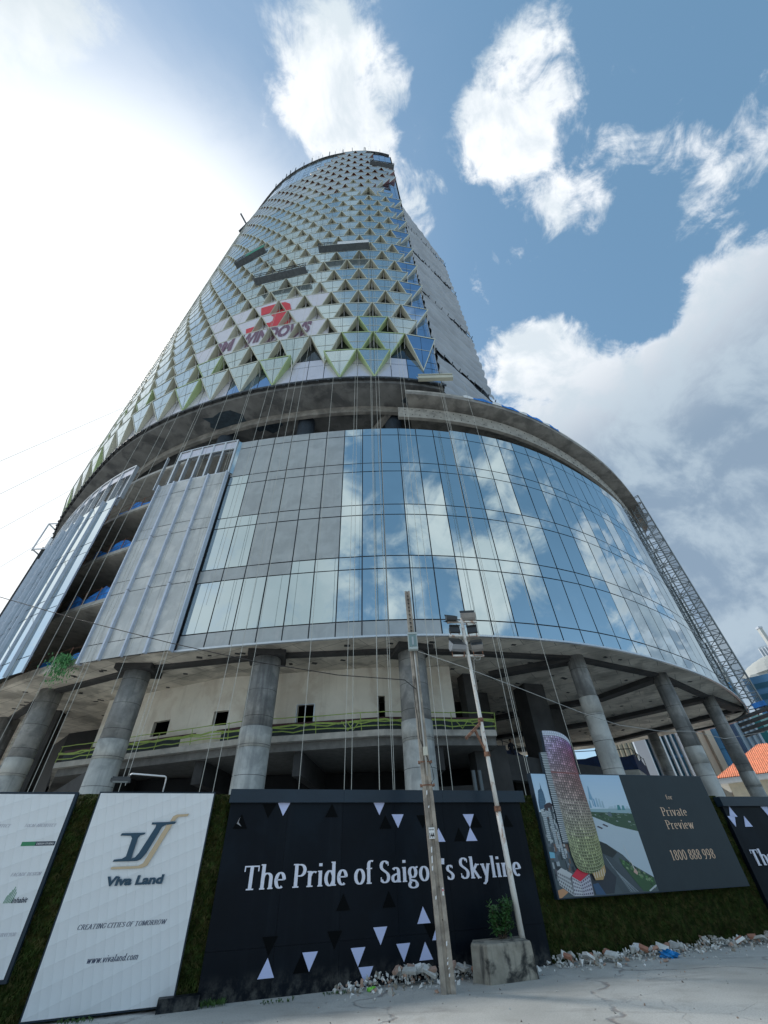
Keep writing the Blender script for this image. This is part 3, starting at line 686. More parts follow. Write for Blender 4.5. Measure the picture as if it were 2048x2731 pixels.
for z0, z1 in ((10.75, 24.55),): pa.face((*e0, z0), (*e1, z0), (*e1, z1), (*e0, z1))  # return face coloured dark to stand in for the bay's reflection in the glass
part('bay_backing', B, bk); part('film_covered_bay', B, pa, label='projecting bay of glazing under torn pale protective film')
fins = MB(ALU_P)
def fin(s, o0, o1, z0, z1, w=.10, mbx=fins):
    a = PD.at(s, o0); c = PD.at(s, o1); mbx.beam((*[(a[i] + c[i]) / 2 for i in (0, 1)], z0), (*[(a[i] + c[i]) / 2 for i in (0, 1)], z1), w, math.dist(a, c), up=(c[0] - a[0], c[1] - a[1], 0))
for i in (1, 2, 3): 
    for z0, z1 in ((10.7, 15.0), (15.06, 19.2), (19.26, 24.5)): fin(sl_[i], PO, PO + .2, z0, z1, .13 if i != 2 else .09)
fin(sl_[0], PO - .2, PO + .15, 10.7, 24.6, .10); fin(sl_[4], PO - .2, PO + .12, 10.7, 24.6, .08)
part('fin', B, fins)
of = MB(ALU)
for i in range(6): fin(sa0 + .6 + (sa1 - sa0 - .6) * i / 5, PO - .35, PO - .05, 24.55, 28.4, .14, of)
pl = pathpoly(PD, sa0 + .6, sa1, PO - .1, .7)
for z in (24.6, 27.35, 28.35):
    for a, c in zip(pl, pl[1:]): of.beam((*a, z), (*c, z), .12, .09)
part('open_frame', B, of)
wb = MB(VIOLET); tl = [sa0 + .6 + (sa1 - sa0 - .6) * i / 5 for i in range(6)]; panelrun(tl, [27.4, 28.3], PO - .12, VIOLET, wb, .05); part('top_band', B, wb)
# return of the frame at its right end
rt = MB(GLASS); e0 = PD.at(sa1, PO - .1); e1 = PD.at(sa1 + .3, 0); rt.face((*e0, 24.6), (*e1, 24.6), (*e1, 28.3), (*e0, 28.3)); part('end_pane', B, rt)
# --- section B: open floors with blue sheeting
sb0, sb1 = -22.11, sa0; sbl, sbr = -26.0, -15.0
eb = MB(CONC_L); pl = pathpoly(PD, sbl, sbr, -.42, .6)
for z in FLOORS:
    eb = MB(CONC_L)
    for a, c in zip(pl, pl[1:]): eb.beam((*a, z - .12), (*c, z - .12), .1, .3)
    part('slab_edge', B, eb)
sh_ = MB(BLUENET)
for zi, (f0, f1, hh) in enumerate(((.18, .85, .7), (.22, 1, 1.25), (.22, 1, 1.2), (.30, 1, 1.0))):
    z = FLOORS[zi]; n = 26; sh_ = MB(BLUENET)
    for k in range(n):
        f = k / n
        if f < f0 or f > f1: continue
        def zt(k_): return z + hh * (.72 + .28 * math.sin(k_ * .9 + zi))
        a = PD.at(sbl + (sbr - sbl) * k / n, -.6 + .08 * math.sin(k * 1.7)); c = PD.at(sbl + (sbr - sbl) * (k + 1) / n, -.6 + .08 * math.sin((k + 1) * 1.7))
        sh_.face((*a, z), (*c, z), (*c, zt(k + 1)), (*a, zt(k)))
    part('blue_sheeting', B, sh_)
for zi in range(4):
    gp = MB(RUST)
    for f in (.15, .3, .42, .55, .72): x, y = PD.at(sbl + (sbr - sbl) * f, -.5); gp.tube([(x, y, FLOORS[zi]), (x + .02, y, FLOORS[zi] + 1.15)], .035, 5)
    for h_ in (.55, 1.05): gp.tube([(*PD.at(sbl + (sbr - sbl) * i / 8, -.5), FLOORS[zi] + h_) for i in range(9)], .014, 4)
    part('edge_guard', B, gp)
    ig = MB(mat('inner_netting', (.022, .075, .13), .9, var=.4, vscale=.8)); pl3 = pathpoly(PD, sb0 - 2, sb1 + 2, -3.2, .8)
    for a, c in zip(pl3, pl3[1:]): ig.face((*a, FLOORS[zi]), (*c, FLOORS[zi]), (*c, FLOORS[zi + 1] - .7), (*a, FLOORS[zi + 1] - .7))
    part('inner_netting', B, ig)
# frame members at the top left of the opening
fr2 = MB(ALU)
for s in (sb0 - .5, sb0 + .1, sb1 - .6): fr2 = MB(ALU); fin(s, .2, .4, 24.4, 28.2, .07, fr2); part('post', B, fr2)
# --- section C: finned glazing on the far left
POC = .88; sc0, sc1 = -52.0, -21.0
n = int((sc1 - sc0) / 1.5); sl2 = [sc0 + (sc1 - sc0) * i / n for i in range(n + 1)]
bk = MB(MULL); pl = [PD.at(s, POC - .05) for s in sl2]
for a, c in zip(pl, pl[1:]): bk.face((*a, 10.75), (*c, 10.75), (*c, 24.5), (*a, 24.5))
e1 = PD.at(sc1, 0); part('bay_backing', B, bk)
pc = MB(GLASS); panelrun(sl2, zA, POC, GLASS, pc, .03); part('finned_glazing', B, pc, kind='stuff')
fc = MB(ALU_P)
for i, s in enumerate(sl2): fin(s, POC, POC + (.20 if i % 2 else .10), 10.7, 24.6, .05, fc)
part('fin', B, fc)
oc = MB(ALU)
for i in range(0, len(sl2), 1): fin(sl2[i], POC - .4, POC - .1, 24.5, 28.2, .10, oc)
pl = pathpoly(PD, sc0, sc1, POC - .15, .8)
for z in (24.6, 28.2):
    for a, c in zip(pl, pl[1:]): oc.beam((*a, z), (*c, z), .10, .12)
part('open_frame', B, oc)
wb = MB(VIOLET); panelrun(sl2, [27.3, 28.1], POC - .18, VIOLET, wb, .05); part('top_band', B, wb)

# --- slab and beam above the podium glazing (right), soffit of the tower
pr_ = MB(CONC); s0_, s1_ = 2.2, HI
pr_.slab(pathpoly(PD, s0_, s1_, .95, .8) + [(24.5, 51.5), (4, 50), (3.2, 25)], 31.95, 32.35)
part('podium_roof_slab', B, pr_)
cb = MB(mat('edge_beam_concrete', (.36, .35, .32), .85, var=.2, vscale=1.6, second=(.24, .235, .22), sscale=.9, slo=.5, shi=.7, bump=.3, bscale=10)); pl = pathpoly(PD, 1.6, s1_, -.35, 1.0)
for a, c in zip(pl, pl[1:]): cb.beam((*a, 30.95), (*c, 30.95), .3, 1.35)
o = part('edge_beam', B, cb)
th = MB(CONC_D); s = 2.2
while s < s1_ - 2:
    for dz_ in (-.35, .35):
        x, y = PD.at(s, -.185); th.box((x, y, 30.95 + dz_), (.07, .03, .07), 0)
    s += .62 if int(s * 10) % 3 else .9
part('formwork_hole', B, th, kind='stuff')
up = MB(CONC_L); pl = pathpoly(PD, s0_, s1_, .88, 1.0)
for a, c in zip(pl, pl[1:]): up.beam((*a, 32.45), (*c, 32.45), .12, .22)
part('roof_upstand', B, up)
tp = MB(BLUENET, WHITEP)
for k in range(34):
    s = 7.2 + k * .30; a = PD.at(s, 1.0); c = PD.at(s + .3, 1.0); zz = 32.62 + .12 * math.sin(k * 1.3) ; z2 = 32.62 + .12 * math.sin((k + 1) * 1.3); tp.use(WHITEP if k % 9 < 3 else BLUENET)
    tp.face((*a, 32.3), (*c, 32.3), (*c, z2), (*a, zz))
part('roof_sheeting', B, tp)
ts = MB(mat('tower_soffit', (.20, .205, .205), .85, var=.25, vscale=.6, second=(.11, .115, .12), sscale=.5, bump=.3, bscale=5)); ts.slab(pathpoly(T, TLO, THI, -.02, .8) + [(12, 30), (12, 50), (-46, 54)], 33.55, 33.95); part('tower_soffit', B, ts)
ib = MB(CONC)
pl = pathpoly(T, TLO, 3.5, -2.6, 1.0)
for a, c in zip(pl, pl[1:]): ib.beam((*a, 33.15), (*c, 33.15), .35, .8)
ib.beam((-3.9, 27, 30.0), (1.0, 22.2, 33.3), .5, .5)
part('inner_beam', B, ib)
# patches of dark waterproofing on the tower soffit edge
wp_ = MB(mat('bitumen', (.03, .05, .07), .8, var=.3))
for (s, o_, w, d_) in ((-14.5, -2.0, 4.5, 2.2), (-11, -3.4, 3.2, 1.6), (3.4, -1.6, 1.5, 1.1)):
    x, y = T.at(s, o_); n = 14; ang = [2 * math.pi * i / n for i in range(n)]
    wp_ = MB(MATS['bitumen']); wp_.face(*[(x + w / 2 * math.cos(t) * rnd.uniform(.7, 1.15), y + d_ / 2 * math.sin(t) * rnd.uniform(.6, 1.2), 33.545) for t in ang]); part('waterproofing_patch', B, wp_)
rg = MB(STEEL); pl = pathpoly(T, TLO, THI, .12, .9)
for a, c in zip(pl, pl[1:]): rg.beam((*a, 34.02), (*c, 34.02), .3, .22)
for k in range(int(TLO), 7):
    x, y = T.at(k * 1.0, .2); rg.box((x, y, 33.82), (.22, .22, .16))
part('bottom_ring', B, rg)
# beige work ledge at the right foot of the tower
lg = MB(BEIGE); a = T.at(3.6, .9); c = T.at(6.35, 1.6); lg.beam((*a, 33.1), (*c, 32.95), .35, .35); lg.beam((a[0], a[1] - .1, 33.55), (c[0], c[1] - .1, 33.4), .1, .1)
for f in (0, .25, .5, .75, 1): lg.beam((a[0] + (c[0] - a[0]) * f, a[1] + (c[1] - a[1]) * f, 33.1), (a[0] + (c[0] - a[0]) * f, a[1] + (c[1] - a[1]) * f + .6, 34.4), .06)
part('work_ledge', B, lg)

# --- tower body behind the facets
WM = 3.05; ZA = 37.9; FH = 3.42; NR = 32; ZROOF = ZA + FH * NR
HALF = WM / 2
bw = MB(MULL)
kmin = int(TLO / HALF) ; sB = [min(max(k * HALF, TLO), THI) for k in range(kmin, 5)]
for a_, b2 in zip(sB, sB[1:]):
    a = T.at(a_, -.04); c = T.at(b2, -.04); bw.face((*a, 34), (*c, 34), (*c, ZROOF), (*a, ZROOF))
pc_ = T.at(THI, -.04); bw.face((*pc_, 34), (12.6, 26.6, 34), (12.6, 26.6, ZROOF - 45), (*pc_, ZROOF)) if False else None
bw.face((*pc_, 33.6), (pc_[0] + .3, pc_[1] + 30, 33.6), (pc_[0] + .3, pc_[1] + 30, ZROOF), (*pc_, ZROOF))
bw.face((pc_[0] + .3, pc_[1] + 30, 33.6), (-46, 54, 33.6), (-46, 54, ZROOF), (pc_[0] + .3, pc_[1] + 30, ZROOF))
part('tower_core_wall', B, bw)
lv = MB(STEEL); lv.slab(pathpoly(T, TLO, THI, -.1, 1.5) + [(6, 50)], ZROOF - .3, ZROOF); part('roof_slab', B, lv)
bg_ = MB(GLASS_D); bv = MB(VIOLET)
def skip_module(sc, zb, zt, row):
    # facets not yet mounted: upper left band, upper right corner, notches
    if -23.5 < sc < -4 and zt > (124 + (sc + 23) * .34 if sc < -14 else 127 + (sc + 14) * 2.3): return True
    if sc <= -23.5 and zt > 124: return True
    if sc > .2 and zt > 130.5: return True
    if sc > 2.5 and 97.5 < zt < 112: return sc > 3.2 or zt > 99.5
    if sc > -.8 and 97.5 < zt < 101: return True
    return False
mods = []
for r_ in range(0, NR + 1):
    zt = ZA + FH * r_; zb = zt - FH
    k0 = int(TLO / WM) - 1
    for k_ in range(k0, 4):
        sc = k_ * WM + (HALF if r_ % 2 else 0) - .03
        if sc - HALF < TLO + .2 or sc + HALF > THI + .12: continue
        if zt > ZROOF - .4: continue
        zb2 = zb
        if r_ == 0:
            zb2 = 34.25
            if k_ in (-2, 1) or k_ > 1: continue
        if r_ == 1 and k_ in (-3, -2, 0, 1, 2) and (k_ in (1,) or k_ in (-3, -2)): zb2 = 36.0 if k_ == 1 else (37.0 if k_ == -2 else 37.0)
        if skip_module(sc, zb, zt, r_): continue
        mods.append((sc, zb2, zt, r_))
MODKEY = {(round(m[0], 1), m[3]) for m in mods}
# recessed glazing, floor by floor
zl = [34.12, ZA] + [ZA + FH * i for i in range(1, NR + 1)]
for a_, b2 in zip(sB, sB[1:]):
    a = T.at(a_, 0.0); c = T.at(b2, 0.0); sm = (a_ + b2) / 2
    for i, (z0, z1) in enumerate(zip(zl, zl[1:])):
        if z0 < 35:
            m = VIOLET if (sm < 3.2 and not -14 < sm < -9.5) else GLASS_B
            bv.use(m); pane_face(bv, a, c, z0, z1 - 1.1, .03, .004); pane_face(bv, a, c, z1 - 1.1, z1, .03, .004)
        else:
            covered = any(abs(sc - sm) < WM * .8 and abs(zt - z1) < .1 for sc, zb, zt, r_ in ()) 
            top_plain = skip_module(sm, z0, z1, i) or sm > 4.6
            if top_plain:
                bv.use(GLASS_B if sm > 0 else GLASS_T); pane_face(bv, a, c, z0, z1, .04, .008)
            else:
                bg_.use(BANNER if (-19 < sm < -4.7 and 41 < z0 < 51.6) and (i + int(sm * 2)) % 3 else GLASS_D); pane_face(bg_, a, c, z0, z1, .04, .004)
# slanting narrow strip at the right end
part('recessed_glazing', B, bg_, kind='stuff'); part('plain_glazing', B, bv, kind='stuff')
OUT = .85; TIPO = .10
def modframe(sc, zb, zt):
    L_ = Vector((*T.at(sc - HALF, OUT), zt)); R_ = Vector((*T.at(sc + HALF, OUT), zt)); TP = Vector((*T.at(sc, TIPO), zb))
    Lb = Vector((*T.at(sc - HALF, 0.01), zt)); Rb = Vector((*T.at(sc + HALF, 0.01), zt)); Tb = Vector((*T.at(sc, 0.01), zb))
    return L_, R_, TP, Lb, Rb, Tb
def module(fm, gm, sc, zb, zt, r_):
    L_, R_, TP, Lb, Rb, Tb = modframe(sc, zb, zt)
    nrm = (R_ - L_).cross(TP - L_).normalized()
    out = Vector((*T.at(sc, 1), 0)) - Vector((*T.at(sc, 0), 0))
    if nrm.dot(out) < 0: nrm = -nrm
    hgt = (zt - 37) / (ZROOF - 37)
    base = BEIGE
    ban = -18.6 < sc < -4.8 and 43 < zt < 52.5
    if not ban and r_ <= 2 and (int(sc * 3.1) % 4 == 0 or (-4 < sc < 2.0 and r_ < 2)): base = GREENF
    if zt > 112: base = REDF
    elif zt > 100 and (r_ + int(sc * 7)) % 2 == 0: base = REDF
    fm.use(base)
    fm.face(L_, TP, Tb, Lb); fm.face(R_, Rb, Tb, TP)
    if r_ == 21: fm.use(REDF)
    fm.face(L_, Lb, Rb, R_)
    # rim
    w = .085; cen = (L_ + R_ + TP) / 3
    def inset(p): return p + (cen - p).normalized() * w * (2.2 if p is not TP else 3.0)
    Li, Ri, Ti = inset(L_), inset(R_), inset(TP)
    fm.use(RIM if base is not GREENF else GREENF)
    e = nrm * .03
    for p, q, pi, qi in ((L_, R_, Li, Ri), (R_, TP, Ri, Ti), (TP, L_, Ti, Li)): fm.face(p + e, q + e, qi + e, pi + e); fm.face(p, q, q + e, p + e)
    gm.use(BANNER if ban else (GLASS_B if sc > 3.8 and zt < 104 else (GLASS_T if zt < 100 else VIOLET_T)))
    jit = nrm * rnd.uniform(-.015, .015)
    gm.face(Li + jit, Ti, Ri - jit)
    if not ban and zt < 90:   # transom line and centre mullion
        gm.use(RIM); f = .42; a = Li.lerp(Ti, f); c = Ri.lerp(Ti, f); e2 = nrm * .02; up_ = (L_ + R_) / 2 - TP; up_ = up_.normalized() * .03
        gm.face(a + e2 - up_, c + e2 - up_, c + e2 + up_, a + e2 + up_)
        gm.use(MULL); mtop = (Li + Ri) / 2; sd = (R_ - L_).normalized() * .012; gm.face(mtop - sd + e2 * 1.3, Ti - sd + e2 * 1.3, Ti + sd + e2 * 1.3, mtop + sd + e2 * 1.3)
VIOLET_T = mat('panel_film_pale', (.50, .54, .56), .25, metal=.5, var=.08, vscale=.4)
mods.sort(key=lambda m: math.hypot(*T.at(m[0], 0)) ** 2 + (m[1] ** 2))
fr_rest = MB(BEIGE); gl_rest = MB(GLASS_T)
for i, (sc, zb, zt, r_) in enumerate(mods):
    if i < 100:
        fm = MB(BEIGE); gm = MB(GLASS_T); module(fm, gm, sc, zb, zt, r_)
        o = part('triangular_panel', B, fm); WL[o.name] = WL[B.name]
        gm.build('panel_glass', o)
    else: module(fr_rest, gl_rest, sc, zb, zt, r_)
part('upper_panel_frames', B, fr_rest, kind='stuff'); part('upper_panel_glass', B, gl_rest, kind='stuff')
# struts in the dark recesses
stt = MB(WHITEP)
for (sc, zb, zt, r_) in mods:
    if zt < 70:
        for sd in (-1, 1):
            x, y = T.at(sc + sd * HALF, .04); x2, y2 = T.at(sc + sd * HALF, .50)
            stt.beam((x, y, zt - 1.5), (x2, y2, zt - .25), .05)
part('strut', B, stt, kind='stuff')
# banner lettering wrapped over the tilted panels
def banner(polys, faces, material, name):
    """polys in facade coordinates (s, z); clipped to each facet and laid on its face"""
    q = MB(material)
    for (sc, zb, zt, r_) in mods:
        if not (-20 < sc < -3 and 40 < zt < 53): continue
        bm = bmesh.new(); vs = [bm.verts.new((s, z, 0)) for s, z in polys]
        for f in faces:
            try: bm.faces.new([vs[i] for i in f])
            except ValueError: pass
        sl_ = (zt - zb) / HALF
        for co, no in (((0, zt - .16, 0), (0, 1, 0)), ((sc + .1, zb + .35, 0), (sl_, -1, 0)), ((sc - .1, zb + .35, 0), (-sl_, -1, 0))):
            bmesh.ops.bisect_plane(bm, geom=bm.verts[:] + bm.edges[:] + bm.faces[:], plane_co=co, plane_no=no, clear_outer=True)
        L_, R_, TP, *_ = modframe(sc, zb, zt); nrm = (R_ - L_).cross(TP - L_).normalized(); out = Vector((*T.at(sc, 1), 0)) - Vector((*T.at(sc, 0), 0))
        if nrm.dot(out) < 0: nrm = -nrm
        def mp(co):
            v = (co.y - zb) / (zt - zb); w = (co.x - sc) / (max(v, .02) * WM) + .5
            return TP.lerp(L_.lerp(R_, w), v) + nrm * .045
        for f in bm.faces: q.face(*[mp(l.vert.co) for l in f.loops])
        bm.free()
    # the same sheet seen on the recessed glass between the facets
    bm = bmesh.new(); vs = [bm.verts.new((s, z, 0)) for s, z in polys]
    for f in faces:
        try: bm.faces.new([vs[i] for i in f])
        except ValueError: pass
    k_ = math.floor(min(p[0] for p in polys) / .75)
    while k_ * .75 < max(p[0] for p in polys): bmesh.ops.bisect_plane(bm, geom=bm.verts[:] + bm.edges[:] + bm.faces[:], plane_co=(k_ * .75, 0, 0), plane_no=(1, 0, 0)); k_ += 1
    for f in bm.faces: q.face(*[(*T.at(l.vert.co.x, .045), l.vert.co.y) for l in f.loops])
    bm.free()
    return part(name, B, q)
def bantext(t, s0, s1, z0, hgt, italic, bold):
    P, F = sans_polys(t, bold); return [(s0 + p[0] * (s1 - s0) + italic * p[1] * hgt, z0 + p[1] * hgt) for p in P], F
banner(*bantext('BM', -17.35, -14.95, 43.0, 1.55, .25, .05), BINK, 'banner_lettering')
banner(*bantext('WINDOWS', -14.15, -6.5, 43.0, 1.58, .25, .05), BINK, 'banner_lettering')
banner(*bantext('FACADES', -13.6, -6.3, 41.45, .85, .25, .04), BINK, 'banner_lettering')
lg1 = [(-12.7, 49.6), (-12.8, 51.0), (-9.9, 51.0), (-9.3, 50.5), (-9.1, 49.5), (-9.1, 46.2), (-9.5, 45.2), (-13.8, 44.9), (-13.95, 46.75), (-11.1, 46.75), (-10.8, 47.0), (-10.8, 47.6), (-11.1, 48.0), (-12.9, 48.0), (-13.05, 48.9), (-11.5, 48.9), (-11.3, 49.2), (-11.5, 49.6)]
banner(lg1, [tuple(range(len(lg1)))], BRED, 'banner_emblem')

# --- louvred side wall of the tower on the right, wavy grey netting with dark gaps
lw = MB(MESHN); P0_ = Vector((5.72, 20.40, 0)); P1_ = Vector((12.75, 26.75, 0)); dv = P1_ - P0_; Lw = dv.length; dv.normalize(); nv = Vector((dv.y, -dv.x, 0))
nz = 300; nx_ = 14; ztop0, ztop1 = 95.5, 85.0; gaps = (40.3, 55.3, 70.3, 83.5)
def lwp(i, j):
    u = i / nx_; zt_ = ztop0 + (ztop1 - ztop0) * u; z = 32.4 + (zt_ - 32.4) * j / nz
    ph = (z + .25 * math.sin(u * 7 + z * .21)) * 2 * math.pi / 1.75
    off = .22 * abs(math.sin(ph / 2)) + .04 * math.sin(u * 23 + z)
    return P0_ + dv * (u * Lw) + nv * off + Vector((0, 0, z))
for j in range(nz):
    for i in range(nx_):
        z = lwp(i, j).z
        if any(abs(z - g_) < .38 for g_ in gaps): continue
        lw.face(lwp(i, j), lwp(i + 1, j), lwp(i + 1, j + 1), lwp(i, j + 1))
part('netted_side_wall', B, lw, smooth=False)
lb = MB(STEEL); q0 = P0_ - nv * .25; q1 = P1_ - nv * .25
lb.face((*q0.xy, 32), (*q1.xy, 32), (*q1.xy, ztop1 - .5), (*q0.xy, ztop0 - .5))
q2 = q1 + Vector((-8, 14, 0)); lb.face((*q1.xy, 32), (*q2.xy, 32), (*q2.xy, ztop1 - .5), (*q1.xy, ztop1 - .5))
for g_ in gaps:
    for f in range(9): a = P0_ + dv * (Lw * f / 8); lb.beam((*a.xy, g_ - .3), (*(a + nv * .35).xy, g_ + .25), .08)
    lb.beam((*P0_.xy, g_), (*(P1_ + dv * .5).xy, g_), .10)
part('side_wall_frame', B, lb)
# --- roof parapet and the posts standing on it
rp = MB(STEEL); pl = pathpoly(T, -40, THI - .5, .15, 1.0)
for a, c in zip(pl, pl[1:]): rp.beam((*a, ZROOF + .15), (*c, ZROOF + .15), .35, .35)
part('parapet', B, rp)
po = MB(STEEL)
for s, h_ in ((-28, 5), (-25.5, 4), (-24, 5), (-22.5, 5.5), (-21, 5), (-18, 4.5), (-15.5, 5), (-13.4, 4.2), (-12.3, 4), (-10.5, 5.5), (-8.8, 4), (-6.8, 4), (-6.5, 4.5), (-4, 5), (-.9, 5), (-.4, 4.5), (3.4, 4)):
    x, y = T.at(s, 0); po.beam((x, y, ZROOF), (x + rnd.uniform(-.25, .1), y - .4, ZROOF + h_), .16 if h_ > 4.2 else .08)
part('roof_post', B, po)
x, y = T.at(-8.9, 0)
# ================================================================== SITE HOARDING
WP0 = Vector((-3.5, 10.52, 0)); WD = Vector((.94452, .32847, 0)).normalized(); WN = Vector((WD.y, -WD.x, 0))
def wp(s, z, o=0.0): return WP0 + WD * s + WN * o + Vector((0, 0, z))
def wbox(mb, s0, s1, z0, z1, o0, o1):
    P = [wp(s, z, o) for s in (s0, s1) for o in (o0, o1) for z in (z0, z1)]
    mb.idx(P, [(0, 1, 3, 2), (4, 6, 7, 5), (0, 4, 5, 1), (2, 3, 7, 6), (0, 2, 6, 4), (1, 5, 7, 3)])
def wpoly(mb, pts, o): mb.face(*[wp(s, z, o) for s, z in pts])
# artificial turf wall: bumpy sheet with thousands of blades
tw = MB(TURF); rt_ = random.Random(3)
def turf_patch(s0, s1, z0, z1, ds=.09):
    ns = int((s1 - s0) / ds) + 1; nz_ = int((z1 - z0) / ds) + 1; P = []
    for j in range(nz_ + 1):
        for i in range(ns + 1):
            s = s0 + (s1 - s0) * i / ns; z = z0 + (z1 - z0) * j / nz_
            o = -.15 + .04 * math.sin(s * 5 + z * 3.1) * math.sin(z * 6.3 - s) + .02 * math.sin(s * 17 + 3 * math.sin(z * 4)) + rt_.uniform(-.03, .03)
            if abs((z % .98) - .02) < .05: o -= .03
            P.append(wp(s, z, o))
    F = [(j * (ns + 1) + i, j * (ns + 1) + i + 1, (j + 1) * (ns + 1) + i + 1, (j + 1) * (ns + 1) + i) for j in range(nz_) for i in range(ns)]
    tw.idx(P, F)
def blades(s0, s1, z0, z1, n):
    for _ in range(n):
        s = rt_.uniform(s0, s1); z = rt_.uniform(z0, z1); o = -.13 + .035 * math.sin(s * 5 + z * 3.1) * math.sin(z * 6.3 - s)
        ln = rt_.uniform(.03, .075); a = rt_.gauss(-90, 42); w = .009
        e = (s + ln * math.cos(R(a)), z + ln * math.sin(R(a)))
        tw.face(wp(s - w, z, o), wp(s + w, z, o), wp(e[0], e[1], o + rt_.uniform(.02, .055)))
turf_patch(-9, -.02, 0, 2.97); turf_patch(6.9, 14.0, 0, 2.98)
tw.use(mat('turf_blade', (.035, .055, .014), .8, var=.7, vscale=7, second=(.065, .060, .022), sscale=9, spec=.1))
blades(-3.4, -2.45, 0, 2.97, 5200); blades(-.45, 0.0, 0, 2.97, 2600); blades(6.95, 7.6, 0, 2.98, 3200); blades(7.5, 14.0, 0, 1.05, 15000); blades(13.4, 14.0, 1, 2.98, 1800); blades(-8, -3, 0, .6, 1500)
tw.build('turf_wall', label='dark green artificial turf wall running behind all the hoarding panels', cat='turf wall')
wb_ = MB(STEEL)
for s in range(-8, 20, 2): wb_.beam(wp(s, 0, -.35), wp(s, 2.9, -.35), .08); wb_.beam(wp(s, 2.4, -.35), wp(s, 0, -1.5), .06)
wbox(wb_, -9, 22, 2.78, 2.9, -.32, -.26); wb_.use(BLACKM); wbox(wb_, -9, 22, 0, 2.9, -.26, -.22)
wb_.build('hoarding_frame', label='steel frame and backing sheet standing behind the hoarding', cat='frame')

# --- white credits panel, far left
H1 = thing('advertising_panel', 'white embossed panel at the left edge with faded small consultant credits', 'advertising panel', wp(-5.5, 0), 'panels of the site hoarding')
q = MB(DARKF); wbox(q, -9, -2.93, .47, 2.98, -.10, -.005); part('frame', H1, q)
q = MB(QUILT); q.face(wp(-9, .52, .004), wp(-2.985, .52, .004), wp(-2.985, 2.945, .004), wp(-9, 2.945, .004)); part('face_sheet', H1, q)
q = MB(PALETXT)
def pl_(s0, z0, o0): return lambda u, v, o: wp(s0 + u, z0 + v, o0 + o)
serif_text(q, 'LOCAL ARQHITECT'.replace('Q', 'C'), pl_(-3.60, 2.44, .008), .045, .50, .25)
serif_text(q, 'DESIGN ARCHITECT', pl_(-4.36, 2.44, .008), .045, .53, .25)
serif_text(q, 'FAQADE DESIGN', pl_(-3.49, 1.755, .008), .045, .45, .25)
serif_text(q, 'QUANTITY SURVEYOR'.replace('Q', 'O'), pl_(-3.62, 1.005, .008), .042, .56, .25)
part('credits', H1, q)
q = MB(mat('logo_green', (.03, .22, .10), .5), mat('logo_dark', (.015, .03, .06), .5)); wpoly(q, [(-3.53, 2.165), (-3.31, 2.165), (-3.31, 2.225), (-3.53, 2.225)], .008); q.use(MATS['logo_dark']); wpoly(q, [(-3.31, 2.165), (-3.0, 2.165), (-3.0, 2.225), (-3.31, 2.225)], .008)
q.use(WHITEP); sans_text(q, 'DESIGN STUDIO', pl_(-3.29, 2.182, .010), .026, .27)
part('logo', H1, q)
q = MB(MATS['logo_green'], MATS['logo_dark'])
for k in range(6): s = -3.43 + k * .022; wpoly(q, [(s, 1.41), (s + .010, 1.41), (s + .03, 1.44 + .035 * (5 - abs(k - 3))), (s + .02, 1.44 + .035 * (5 - abs(k - 3)))], .008)
q.use(MATS['logo_dark']); sans_text(q, 'inhabit', pl_(-3.31, 1.41, .009), .07, .22, .2); part('logo', H1, q)

# --- white developer panel
H2 = thing('advertising_panel', 'white embossed panel with the navy and gold developer emblem and web address', 'advertising panel', wp(-1.46, 0), 'panels of the site hoarding')
q = MB(DARKF); wbox(q, -2.56, -.37, .03, 2.99, -.10, -.005); part('frame', H2, q)
q = MB(QUILT); q.face(wp(-2.535, .055, .004), wp(-.395, .055, .004), wp(-.395, 2.965, .004), wp(-2.535, 2.965, .004)); part('face_sheet', H2, q)
def plate(mb, pts, o0, o1):
    # signed area so the front faces the street
    n = len(pts); P = [wp(s, z, o0) for s, z in pts] + [wp(s, z, o1) for s, z in pts]
    mb.idx(P, [tuple(range(n, 2 * n))] + [(i, (i + 1) % n, n + (i + 1) % n, n + i) for i in range(n)])
LV = [(-1.944, 2.288), (-1.926, 2.323), (-1.519, 2.325), (-1.531, 2.299), (-1.596, 2.286), (-1.627, 2.244), (-1.639, 1.949), (-1.637, 1.904), (-1.941, 1.906), (-1.927, 1.935), (-1.803, 1.942), (-1.741, 1.977), (-1.727, 2.241), (-1.761, 2.282)]
LJ = [(-1.637, 1.904), (-1.629, 1.949), (-1.582, 1.956), (-1.534, 2.022), (-1.361, 2.413), (-1.362, 2.45), (-1.446, 2.451), (-1.446, 2.483), (-1.002, 2.492), (-1.025, 2.459), (-1.171, 2.447), (-1.245, 2.412), (-1.403, 2.019), (-1.473, 1.928), (-1.535, 1.905)]
GD = [(-1.935, 1.799), (-1.933, 1.831), (-1.492, 1.834), (-1.414, 1.868), (-1.168, 2.438), (-1.066, 2.452), (-1.299, 1.915), (-1.333, 1.833), (-1.422, 1.799), (-1.655, 1.797)]
GT = [(-1.119, 2.502), (-1.09, 2.577), (-1.023, 2.608), (-.802, 2.618), (-.819, 2.58), (-.98, 2.57), (-1.017, 2.548), (-1.038, 2.507)]
q = MB(NAVY); plate(q, LV, .006, .03); plate(q, LJ, .006, .032); q.use(GOLD); plate(q, GD, .006, .03); plate(q, GT, .006, .03); part('emblem', H2, q)
q = MB(NAVY); sans_text(q, 'Viva Land', pl_(-1.96, 1.575, .004), .125, .96, .1, .0, .045, .02); part('name_lettering', H2, q)
q = MB(NAVYTXT); serif_text(q, 'CREATING CITIES OF TOMORROW', pl_(-2.18, 1.025, .008), .062, 1.40, .25, .06, .13); part('slogan', H2, q)
q = MB(NAVYTXT); serif_text(q, 'www.vivaland.com', pl_(-1.88, .615, .008), .078, .78, .25, .06, .14); part('web_address', H2, q)

